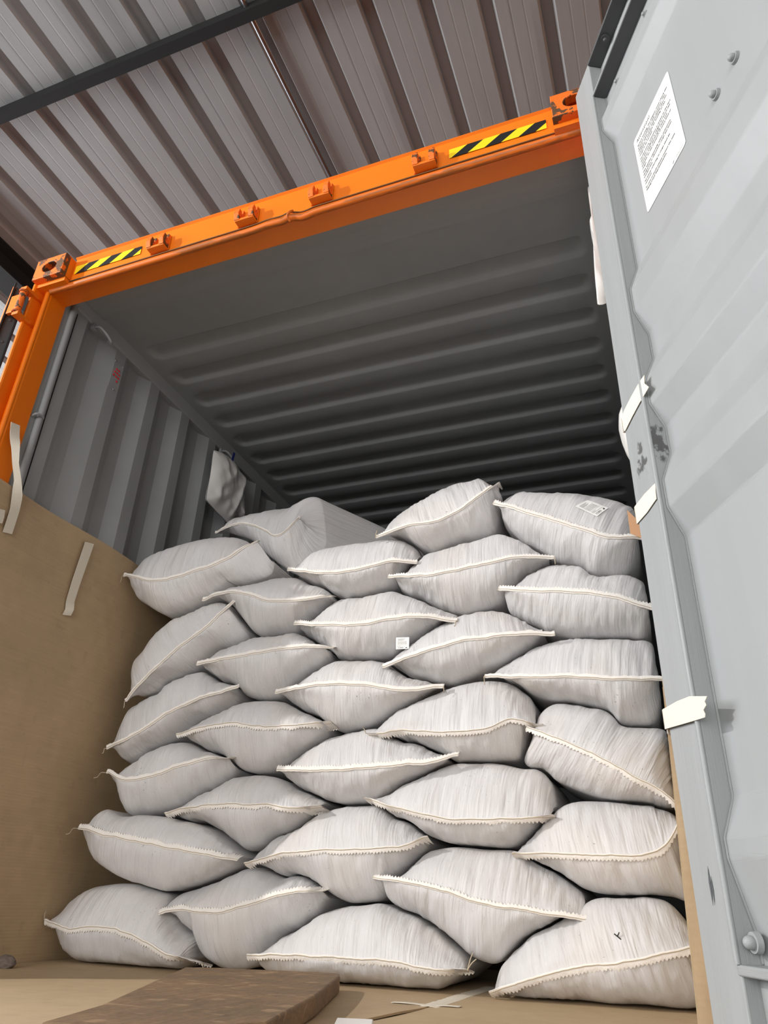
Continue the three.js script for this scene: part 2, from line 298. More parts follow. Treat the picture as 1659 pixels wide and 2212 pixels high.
  // corner posts: reveal, rolled front edge, channel and outer bar
  for (const s of [-1, 1]) {
    const sh = [[1.170, .165], [1.170, .082], [1.173, .070], [1.180, .063], [1.190, .063], [1.194, .07], [1.194, .088], [1.213, .088], [1.213, .028], [1.216, .022], [1.2255, .022], [1.2285, .028], [1.2285, .178], [1.200, .178], [1.2, .165]].map(([x, z]) => [s * x, z]);
    const g = extr(s > 0 ? sh : sh.reverse(), 2.61 - GY - .115); g.rotateX(-Math.PI / 2); g.translate(0, GY + .115, 0); // shape y becomes -z
    mesh('corner_post', g, M.orange, box);
    const rg = tube([[s * 1.181, GY + .12, -.071], [s * 1.181, 1.2, -.071], [s * 1.181, 2.59, -.071]], .0105, 6, 10); mesh('post_edge', rg, M.orange, box);
    // grey inner post, sealant line, hook bar
    mesh('inner_post', merge([bx(Math.min(s * 1.178, s * 1.2), 0, -.2, Math.max(s * 1.178, s * 1.2), 2.66, -.164), bx(Math.min(s * 1.168, s * 1.2), 0, -.236, Math.max(s * 1.168, s * 1.2), 2.645, -.2)]), M.greyIn, box);
    const r2 = new THREE.CylinderGeometry(.015, .015, 2.64, 14); r2.translate(s * 1.172, 1.32, -.212); mesh('inner_post_edge', r2, M.greyIn, box);
    mesh('sealant_line', tube([0, 1, 2, 3, 4, 5, 6, 7, 8, 9, 10, 11].map(i => [s * 1.1665, .02 + i * .235, -.233 + .004 * noise(i * 1.7, s, 2) * 2]), .0024, 80, 5), M.sealant, box);
    for (const y of [2.0, .9]) mesh('hook_bar', tube([[s * 1.178, y - .01, -.176], [s * 1.155, y, -.182], [s * 1.155, y + .004, -.214], [s * 1.175, y, -.226]], .0055, 16, 8), M.greyIn, box);
    // lashing rings under the top rail
    if (s < 0) for (const z of [-.395, -1.53, -2.7, -3.9]) mesh('lashing_ring', merge([tube([[s * 1.166, 2.622, z + .052], [s * 1.13, 2.612, z + .05], [s * 1.108, 2.585, z + .022], [s * 1.104, 2.566, z - .012], [s * 1.125, 2.58, z - .04], [s * 1.166, 2.618, z - .05]], .0065, 26, 8), bx(Math.min(s * 1.16, s * 1.175), 2.606, z + .04, Math.max(s * 1.16, s * 1.175), 2.632, z + .066)]), M.greyIn, box);
  }
  // ventilator on the left wall
  { const v = new THREE.Group(); v.name = 'ventilator'; v.position.set(-1.17, 2.49, -.548); box.add(v);
    mesh('plate', bx(-.002, -.095, -.034, .0025, .075, .034, .001), M.greyIn, v);
    const d = [[.03, .008], [.03, -.008], [.01, .015], [.01, 0], [.01, -.016], [-.012, .018], [-.012, 0], [-.012, -.015], [-.034, -.010]];
    for (const [y, z] of d) { const g = new THREE.CylinderGeometry(.0055, .0055, .004, 12); g.rotateZ(Math.PI / 2); g.translate(.003, y, z); mesh('hole', g, M.red, v, 'small red vent hole'); }
    for (const [y, z] of [[.068, .028], [.068, -.027], [-.086, -.002]]) { const g = new THREE.SphereGeometry(.0065, 12, 8); g.scale(.6, 1, 1); g.translate(.004, y, z); mesh('rivet', g, M.steel, v); } }
  // hinges on the left post
  for (const y of [2.47, 1.75, .95, .3]) {
    const h = new THREE.Group(); h.name = 'hinge'; h.position.set(-1.222, y, .012); box.add(h);
    const pin = new THREE.CylinderGeometry(.0145, .0145, .11, 16); mesh('knuckle', pin, M.orangeRust, h);
    for (const e of [-.058, .058]) { const w = new THREE.CylinderGeometry(.02, .02, .008, 16); w.translate(0, e, 0); mesh('washer', w, M.orangeRust, h); }
    mesh('lug', bx(-.012, -.08, -.06, .024, -.064, .012, .002), M.orange, h); mesh('lug', bx(-.012, .064, -.06, .024, .08, .012, .002), M.orange, h);
    mesh('blade', bx(-.062, -.05, -.012, -.006, .05, .004, .003), M.orange, h);
  }
}
// ---- right door, swung open to 118 degrees
const DOORW = 1.15;
{
  const door = new THREE.Group(); door.name = 'door'; door.position.set(1.14, 0, .05); door.rotation.y = -62 * Math.PI / 180; box.add(door);
  door.userData.label = 'open grey inner side of the right door leaf';
  const B = -.06; // outer face depth
  mesh('hinge_stile', bx(0, -.06, B, .112, 2.6, 0, .004), M.grey, door);
  mesh('lock_stile', bx(DOORW - .112, -.06, B, DOORW, 2.6, 0, .004), M.grey, door);
  mesh('stile_bead', tube([[.109, .181, .001], [.109, 1, .001], [.109, 1.8, .001], [.109, 2.43, .001]], .0052, 20, 8), M.grey, door);
  mesh('bottom_rail', bx(.11, -.06, B, DOORW - .11, .165, -.028, .003), M.grey, door);
  mesh('bottom_flange', bx(.105, .165, -.045, DOORW - .11, .181, .003, .004), M.grey, door);
  mesh('top_rail', bx(.11, 2.43, B, DOORW - .11, 2.6, -.04, .002), M.grey, door);
  mesh('top_gasket', merge([bx(.113, 2.583, -.041, DOORW - .113, 2.594, .004, .002), bx(.113, 2.425, -.041, DOORW - .113, 2.431, .001, .001)]), M.rubber, door, 'dark grey gasket strips along the door top');
  mesh('gasket_edge', tube([[.113, 2.428, .002], [.6, 2.428, .002], [1.03, 2.428, .002]], .0032, 8, 6), M.grey, door);
  for (let u = .2; u < 1.0; u += .118) { const g = new THREE.CylinderGeometry(.012, .014, .006, 18); g.translate(u, 2.580, -.017); mesh('gasket_bolt', merge([g, new THREE.SphereGeometry(.006, 12, 8).translate(u, 2.576, -.017)]), M.rubber, door); }
  // panel profile: [y, w] from the top down; two wide recesses and three narrow ones
  const R = -.040, Q = -.012;
  const pr = [[2.43, R], [2.375, R], [2.315, Q], [2.262, Q], [2.213, R], [1.705, R], [1.628, Q], [1.554, Q], [1.483, R], [1.4066, R], [1.343, Q], [1.273, Q], [1.211, R], [1.140, R], [1.069, Q], [1.004, Q], [.935, R], [.430, R], [.364, Q], [.332, Q], [.218, R], [.165, R]];
  // soften the bends
  const pf = []; for (let k = 0; k < pr.length; k++) { if (k === 0 || k === pr.length - 1) { pf.push(pr[k]); continue; } const [a, b, c] = [pr[k - 1], pr[k], pr[k + 1]]; const cut = (p, q) => { const L = Math.hypot(p[0] - q[0], p[1] - q[1]), t = Math.min(.006, L * .3) / L; return [lerp(q[0], p[0], t), lerp(q[1], p[1], t)]; }; const p0 = cut(a, b), p1 = cut(c, b); for (let i = 0; i <= 4; i++) { const t = i / 4; pf.push([(1 - t) * (1 - t) * p0[0] + 2 * t * (1 - t) * b[0] + t * t * p1[0], (1 - t) * (1 - t) * p0[1] + 2 * t * (1 - t) * b[1] + t * t * p1[1]]); } }
  const pg = grid((u, v) => { const k = Math.round(v * (pf.length - 1)); return [lerp(.110, DOORW - .11, 1 - u), pf[k][0], pf[k][1]]; }, 24, pf.length - 1, (u, v) => [u, v * 2.3]);
  { const ix = pg.index.array; for (let i = 0; i < ix.length; i += 3) { const t = ix[i + 1]; ix[i + 1] = ix[i + 2]; ix[i + 2] = t; } pg.computeVertexNormals(); const n = pg.attributes.normal; if (n.getZ(60) < 0) { for (let i = 0; i < ix.length; i += 3) { const t = ix[i + 1]; ix[i + 1] = ix[i + 2]; ix[i + 2] = t; } pg.computeVertexNormals(); } }
  mesh('panel', pg, M.grey, door);
  mesh('panel_weld', tube(pr.slice(1).flatMap((b, k) => { const a = pr[k], n = Math.max(2, Math.ceil(Math.hypot(a[0] - b[0], a[1] - b[1]) / .02)); return Array.from({ length: n }, (_, i) => [.1125, lerp(a[0], b[0], i / n), lerp(a[1], b[1], i / n) + .001]); }), .0032, 420, 6), M.grey, door);
  mesh('outer_skin', bx(.004, -.055, B - .004, DOORW - .004, 2.595, B + .001), M.orange, door);
  // bolts with big washers, small rivets, foot bolt
  const bolt = (u, y, w, s) => { const a = new THREE.CylinderGeometry(.019 * s, .021 * s, .012 * s, 18); a.rotateX(Math.PI / 2); a.translate(u, y, w + .005 * s); const b = new THREE.SphereGeometry(.013 * s, 16, 10); b.scale(1, 1, 1.1); b.translate(u, y, w + .016 * s); return merge([a, b]); };
  for (const [u, y, w, s] of [[.601, 1.788, R, .62], [.527, 1.783, R, .62], [.372, 2.391, R, .42], [.188, 2.389, R, .42], [.127, .212, R + .012, .8], [.95, 1.785, R, .85], [.875, 1.785, R, .85]]) mesh('bolt', bolt(u, y, w, s), M.grey, door);
  // notice
  const note = canvasTex(900, 1280, (c, w, h) => {
    c.fillStyle = '#e0e0dd'; c.fillRect(0, 0, w, h); c.fillStyle = '#000000'; c.font = 'bold 70px sans-serif'; c.fillText('Attention!', 70, 120);
    c.font = 'bold 36px sans-serif'; let y = 195; const step = 44; c.lineWidth = 2.6; c.strokeStyle = '#000000';
    for (const para of [['Before loading, the shipper must check the', 'present condition of this container. The', 'shipper takes sole responsibility that the', 'container is suitable for loading of the', 'cargo to be carried.'], ['Furthermore, attention is drawn to the fact', 'that the consignee is obliged to return the', 'container after discharging clean and', 'suitable for the transport of every kind of', 'cargo.'], ['This applies especially when poisonous,', 'dangerous or obnoxious cargo has been', 'transported.'], ['All labels referring to cargo shall be', 'removed.'], ['In case of doubt please contact the next', 'Hapag-Lloyd Representative.']]) { for (const l of para) { c.fillText(l, 70, y); c.strokeText(l, 70, y); y += step; } y += 22; }
    c.font = '28px sans-serif'; c.fillText('Hapag-Lloyd', 690, 1245); c.fillStyle = '#1c2430'; c.beginPath(); c.moveTo(610, 1250); c.lineTo(640, 1226); c.lineTo(664, 1226); c.lineTo(634, 1250); c.fill();
  });
  const ns = new THREE.Shape(), r = .012, nw = .197, nh = .281; ns.moveTo(r, 0); ns.lineTo(nw - r, 0); ns.quadraticCurveTo(nw, 0, nw, r); ns.lineTo(nw, nh - r); ns.quadraticCurveTo(nw, nh, nw - r, nh); ns.lineTo(r, nh); ns.quadraticCurveTo(0, nh, 0, nh - r); ns.lineTo(0, r); ns.quadraticCurveTo(0, 0, r, 0);
  const ng = new THREE.ShapeGeometry(ns, 6); { const p = ng.attributes.position, u = ng.attributes.uv; for (let i = 0; i < p.count; i++) u.setXY(i, p.getX(i) / nw, p.getY(i) / nh); } ng.translate(.205, 1.803, R + .0012);
  mesh('notice_sticker', ng, std({ map: note, roughness: .55 }), door, 'white notice sticker headed Attention');
  // masking tape folded round the stile
  const tp = (pts, w = .0022) => { const g = extr(pts, .0012); g.translate(0, 0, w); return g; };
  mesh('tape_strip', merge([tp([[.133, 1.338], [.128, 1.318], [.144, 1.295], [.117, 1.291], [.093, 1.288], [.05, 1.279], [.008, 1.268], [.002, 1.272], [.0, 1.312], [.02, 1.322], [.06, 1.331], [.108, 1.338]]), bx(-.0035, 1.27, -.04, -.0012, 1.312, .003), ]), M.tape, door, 'off-white masking tape torn at its end');
  mesh('tape_strip', merge([tp([[.106, 1.066], [.1, 1.05], [.098, 1.03], [.085, 1.028], [.05, 1.022], [.0, 1.02], [.0, 1.064], [.05, 1.068]]), bx(-.0035, 1.02, -.035, -.0012, 1.064, .003)]), M.tape, door);
  mesh('tape_strip', merge([tp([[.166, .590], [.155, .583], [.158, .576], [.146, .570], [.15, .562], [.147, .557], [.108, .559], [.06, .562], [.0, .566], [.0, .604], [.06, .606], [.108, .604]], .0065), bx(-.0035, .566, -.02, -.0012, .604, .007)]), M.tape, door);
  { const g = slab((u, v) => [-.002 - .022 * Math.sin(u * 2.6) * (1 - v * .6), .604 - .046 * v - .012 * u, .004 - .035 * u], 10, 3, .0012); mesh('tape_tail', g, M.tape, door); }
  // black scuff marks: rubbed rubber on the paint
  const scM = std({ color: 0x55585a, roughness: .9 });
  const scr = [[.062, .292, .002, .004, .03], [.068, .285, .002, .003, .022]];
  // black grease smears with ragged outlines
  const smear = (seed, th) => { const t = tileNoise(seed); return dataTex(128, 128, (u, v) => smooth(th, th + .14, (.5 * t(u, v, 4, 7) + .3 * t(u, v, 9, 18) + .2 * t(u, v, 40, 40)) * Math.pow(Math.sin(Math.PI * u) * Math.sin(Math.PI * v), .45)) * .5, false); };
  const smearM = (seed, th) => new THREE.MeshStandardMaterial({ color: 0x3a3936, roughness: .8, alphaMap: smear(seed, th), transparent: true });
  { const g = new THREE.PlaneGeometry(.05, .12); g.rotateY(Math.PI / 2); g.translate(.1132, 1.165, -.018); mesh('grease_smear', g, smearM(51, .3), door, 'black grease smear in the recess'); }
  { const g = new THREE.PlaneGeometry(.09, .16); g.translate(.06, 1.15, .0012); mesh('grease_smear', g, smearM(77, .5), door, 'faint grease smear on the stile'); }
  { const g = new THREE.PlaneGeometry(.05, .02); g.translate(.52, 1.12, R + .002); mesh('grease_smear', g, smearM(91, .42), door, 'short black scuff on the panel'); }
  for (const [u, y, w, a, b] of scr.slice(0, 2)) { const g = extr([[u, y - b], [u + a, y], [u + a * .6, y + b], [u - a * .5, y + b * .2]], .0004); g.translate(0, 0, .0008); mesh('scuff_mark', g, scM, door, 'dark scuff on the paint'); }
}
// ---- left door, folded back beside the container; only its hinge edge shows
{
  const door = new THREE.Group(); door.name = 'door'; door.position.set(-1.30, 0, .012); door.rotation.y = Math.atan2(.535, -.845); box.add(door);
  door.userData.label = 'left door leaf folded back beside the container';
  // local x runs along the leaf away from the hinge; z is its thickness
  mesh('leaf', bx(.012, -.06, -.002, DOORW, 2.6, .058, .004), M.orange, door);
  mesh('inner_skin', bx(.30, -.05, -.006, DOORW - .01, 2.59, -.001), M.grey, door);
  mesh('gasket_retainer', bx(.002, -.06, .01, .012, 2.592, .05, .001), M.rubber, door, 'grey gasket strip with rivets');
  mesh('gasket_lip', merge([bx(-.012, -.06, .05, .012, 2.606, .058, .002), bx(-.012, -.06, .0, .012, 2.606, .008, .002)]), M.rubberBlack, door, 'black rubber gasket lip');
  for (let y = .1; y < 2.6; y += .12) { const g = new THREE.SphereGeometry(.008, 12, 8); g.scale(.5, 1, 1); g.translate(.002, y + .03, .03); mesh('rivet', g, M.rubber, door); }
}

// ---------------------------------------------------------------- cardboard
const sheetUV = (w, h) => (u, v) => [u * w, v * h];
{ // tall sheet lining the left wall, bowed a little, standing on the floor
  const t = thing('cardboard_wall_sheet', 'tall brown cardboard sheet lining the left container wall beside the sacks', 'cardboard', [-1.15, 0, -.9]);
  const X = (z, y) => .006 + .018 * Math.exp(-Math.pow((z - .55) / .35, 2)) * smooth(1.64, .6, y) - .012 * smooth(0, -.5, z) + .004 * noise(z * 3, y * 2.2, 4) + .003 * noise(z * 1.2, y * 5, 9);
  mesh('sheet', slab((u, v) => { const z = lerp(.86, -1.2, u), y = 1.635 * v + .004 * Math.sin(z * 9) * v; return [X(z, y), y, z]; }, 60, 30, .005, sheetUV(2.06, 1.635)), M.kraftWall, t);
  const ribbon = (pts, wid) => slab((u, v) => { const f = u * (pts.length - 1), k = Math.min(pts.length - 2, Math.floor(f)), q = f - k, a = pts[k], b = pts[k + 1], w = lerp(a[3], b[3], q), tw = lerp(a[4], b[4], q); return [lerp(a[0], b[0], q) + (v - .5) * w * Math.sin(tw), lerp(a[1], b[1], q) + (v - .5) * w * .25 * Math.cos(tw) , lerp(a[2], b[2], q) - (v - .5) * w * Math.cos(tw)]; }, 26, 3, .001);
  // [x, y, z, width, twist], relative to the sheet's base
  mesh('tape_strip', ribbon([[.004, 1.888, .805, .042, 0], [.006, 1.84, .795, .042, .1], [.02, 1.78, .783, .03, .9], [.026, 1.72, .768, .026, 1.2], [.026, 1.66, .735, .026, 1.0], [.022, 1.60, .712, .04, .3], [.018, 1.545, .700, .042, 0], [.0165, 1.445, .700, .042, 0]]), M.tape2, t, 'loose twisted masking tape from the orange post to the cardboard');
  mesh('tape_strip', ribbon([[.0205, 1.592, .292, .052, 0], [.0195, 1.50, .30, .05, 0], [.0185, 1.40, .309, .048, 0], [.0185, 1.31, .315, .044, 0], [.023, 1.275, .312, .036, .35], [.021, 1.247, .318, .044, 0]]), M.tape2, t, 'long strip of masking tape hanging on the cardboard');
  mesh('tape_strip', ribbon([[.0165, 1.52, .755, .03, 0], [.0165, 1.49, .752, .036, 0], [.0165, 1.465, .75, .03, 0]]), M.tape2, t, 'short scrap of masking tape on the cardboard');
}
{
  const t = thing('cardboard_wall_sheet', 'narrow edge of brown cardboard lining the right wall behind the open door', 'cardboard', [1.15, 0, -.9]);
  mesh('sheet', slab((u, v) => { const z = lerp(-1.1, .83, u), y = (.78 - .1 * u) * v; return [-.0045 + .002 * noise(z * 3, y * 3, 7) - .034 * smooth(.5, .83, z) * (1 - .85 * y / .7), y, z]; }, 40, 16, .005, sheetUV(1.9, 1.05)), M.kraftWall, t);
  mesh('flap', slab((u, v) => { const y = .70 * v; return [lerp(-.0045 - .030 * (1 - .85 * v), .017, u), y, .838 + .004 * noise(y * 5, u, 3)]; }, 4, 16, .004, sheetUV(.1, .7)), M.kraftWall, t);
}
{ // two floor sheets butted along a joint, edge curling up near the front
  const J = z => .452 - .045 * smooth(-.55, -.1, z) + .004 * noise(z * 7, 2);
  const a = thing('cardboard_floor_sheet', 'brown cardboard sheet covering the left part of the container floor', 'cardboard', [-.35, 0, -.9]);
  mesh('sheet', slab((u, v) => { const z = lerp(-1.0, 1.25, v) - .9, x = lerp(-1.138, J(z) - .002, u); return [x + .35, .0055 + .003 * noise(x * 3, z * 3, 1) * smooth(1.1, .6, -x) + .005 * smooth(.9, 1, u) * smooth(-.62, -.35, z), z + .9]; }, 60, 50, .005, sheetUV(1.6, 2)), M.kraft, a);
  const b = thing('cardboard_floor_sheet', 'brown cardboard sheet on the container floor in front of the right-hand sacks', 'cardboard', [.8, 0, -.9]);
  mesh('sheet', slab((u, v) => { const z = lerp(-1.0, 1.25, v) - .9, x = lerp(J(z) + .003, 1.13, u); return [x - .8, .0052 + .0015 * noise(x * 3, z * 3, 5), z + .9]; }, 40, 50, .0046, sheetUV(.7, 2)), M.kraft, b);
  // tape over the joint
  mesh('tape_strip', slab((u, v) => { const z = lerp(-.57, -1.2, u) , x = J(z) + lerp(-.026, .026, v) + .012 * u; return [x + .35, .0092 + .0022 * Math.sin(v * 3.1) + .0008 * noise(u * 30, v * 9), z + .9]; }, 50, 8, .001), M.tape2, a, 'masking tape over the joint in the floor cardboard');
  mesh('tape_strip', slab((u, v) => { const x = lerp(.345, .527, u), z = lerp(-.588, -.612, u) + lerp(.012, -.012, v); return [x + .35, .0125 + .001 * Math.sin(u * 9), z + .9]; }, 30, 3, .001), M.tape2, a, 'short cross strip of masking tape');
}
{ // peach scrap sticking out beside the top right sack
  const g = thing('cardboard_scrap', 'peach-coloured paper corner sticking out between the top right sack and the door', 'paper', [1.13, 1.37, -.76]);
  mesh('sheet', slab((u, v) => [lerp(-.02, .03, u), .02 + .09 * v * (1 - .45 * u) - .03 * u, -.01 * u], 6, 6, .003), M.peach, g);
}
// ---------------------------------------------------------------- loose things on the floor
{
  const t = thing('wooden_board', 'thick rough brown wooden board lying on the floor cardboard at the front', 'board', [.1, .0135, -.3]);
  const pts = [[-.29, -.548], [-.25, -.575], [.09, -.722], [.127, -.715], [.15, -.665], [.30, -.19], [.41, .24], [.30, .42], [.12, .45], [.06, .24]].map(([x, z]) => [x - .1, z + .3]);
  const g = extr(pts, .034, .005); g.rotateX(Math.PI / 2); g.translate(0, .039, 0);
  { const p = g.attributes.position, uv = g.attributes.uv; for (let i = 0; i < p.count; i++) { const x = p.getX(i), y = p.getY(i), z = p.getZ(i); p.setY(i, Math.max(0, y + (y > .02 ? .004 * noise(x * 9, z * 9, 2) : 0))); uv.setXY(i, x * 1.2 - y, z * 1.2 + y * 2); } g.computeVertexNormals(); }
  mesh('board', g, M.wood, t);
}
{
  const g = thing('white_card', 'small white card lying at the bottom edge in front of the board', 'card', [.44, .0085, -.12]);
  mesh('card', bx(-.05, 0, -.07, .03, .012, .08, .003), std({ color: 0xf2f1ee, roughness: .6 }), g).rotation.y = .35;
}
{
  const s = new THREE.IcosahedronGeometry(.03, 4), p = s.attributes.position; for (let i = 0; i < p.count; i++) { const v = V(p.getX(i), p.getY(i), p.getZ(i)), k = 1 + .25 * noise(v.x * 60, v.y * 60, v.z * 60); p.setXYZ(i, v.x * k * 1.2, Math.max(-.019, v.y * k * .75), v.z * k); } s.computeVertexNormals(); s.translate(0, .019, 0);
  const t = thing('stone', 'small grey-brown lump on the floor by the left cardboard', 'stone', [-1.03, .0065, -.6]); mesh('lump', s, std({ color: 0x6d625a, roughness: .9 }), t);
}
// ---------------------------------------------------------------- white drying-agent bags hung on the walls
function pillow(poly, thick, crease, seed, toXYZ) { // poly: outline [a, b]; star-shaped about its middle
  const c = poly.reduce((s, p) => [s[0] + p[0] / poly.length, s[1] + p[1] / poly.length], [0, 0]);
  const cur = new THREE.CatmullRomCurve3(poly.map(p => V(p[0], p[1], 0)), true, 'catmullrom', .12), NB = 120, NR = 22, pos = [], ix = [], uv = [];
  const side = sg => { const base = pos.length / 3; for (let j = 0; j <= NR; j++) for (let i = 0; i <= NB; i++) { const r = j / NR, e = cur.getPointAt((i % NB) / NB), a = lerp(c[0], e.x, r), b = lerp(c[1], e.y, r); let h = thick * Math.pow(Math.max(0, 1 - Math.pow(r, 3)), .7); h += crease * (1.1 - 2.6 * Math.abs(noise(a * 7.5 + seed, b * 2.6, sg)) + noise(a * 22 + seed, b * 18, 3) * .35) * (1 - Math.pow(r, 6)); pos.push(...toXYZ(a, b, sg * Math.max(h, 0.0012))); uv.push(a, b); }
    for (let j = 0; j < NR; j++) for (let i = 0; i < NB; i++) { const A = base + j * (NB + 1) + i, B = A + 1, C = A + NB + 1, D = C + 1; sg > 0 ? ix.push(A, C, D, A, D, B) : ix.push(A, D, C, A, B, D); } };
  side(1); side(-1);
  const g = new THREE.BufferGeometry(); g.setAttribute('position', new THREE.Float32BufferAttribute(pos, 3)); g.setAttribute('uv', new THREE.Float32BufferAttribute(uv, 2)); g.setIndex(ix); g.computeVertexNormals(); return g;
}
{
  const t = thing('drying_bag', 'crumpled white plastic drying bag hanging from a ring on the left wall', 'bag', [-1.1, 2.15, -1.5], 'drying bags hung in the container');
  const poly = [[.197, .351], [.12, .385], [.05, .40], [-.03, .395], [-.11, .375], [-.164, .361], [-.158, .26], [-.185, .17], [-.211, .087], [-.155, .10], [-.118, .128], [-.095, .05], [-.084, .005], [-.03, .012], [.07, .02], [.179, .039], [.185, .20]]; // [z, y]
  mesh('bag', pillow(poly, .032, .02, 2, (a, b, h) => [.005 + h + .02 * (b - .2), b, a]), M.bag, t);
  mesh('strap', slab((u, v) => [.0 + .01 * u, .385 + .075 * u, -.015 + .02 * v], 6, 2, .002), M.blue, t, 'dark blue strap');
}
{
  const t = thing('drying_bag', 'upper white drying bag on the right wall peeking out past the door edge', 'bag', [1.15, 1.99, -.3], 'drying bags hung in the container');
  // [x inward, y] seen past the door edge
  mesh('bag', pillow([[.0, .60], [-.012, .60], [-.014, .585], [-.008, .565], [-.009, .45], [-.024, .40], [-.024, .33], [-.016, .28], [-.028, .2], [-.034, .1], [-.03, .035], [-.038, .025], [-.016, .02], [.008, .04], [.012, .3]], .05, .012, 7, (a, b, h) => [a, b, h]), M.bag, t);
}
{
  const t = thing('drying_bag', 'lower white drying bag on the right wall behind the door tape', 'bag', [1.155, 1.37, -.3], 'drying bags hung in the container');
  mesh('bag', pillow([[.0, .235], [-.014, .21], [-.026, .18], [-.031, .14], [-.028, .10], [-.02, .06], [-.01, .03], [.004, .01], [.01, .12]], .06, .008, 12, (a, b, h) => [a, b, h]), M.bag, t);
}
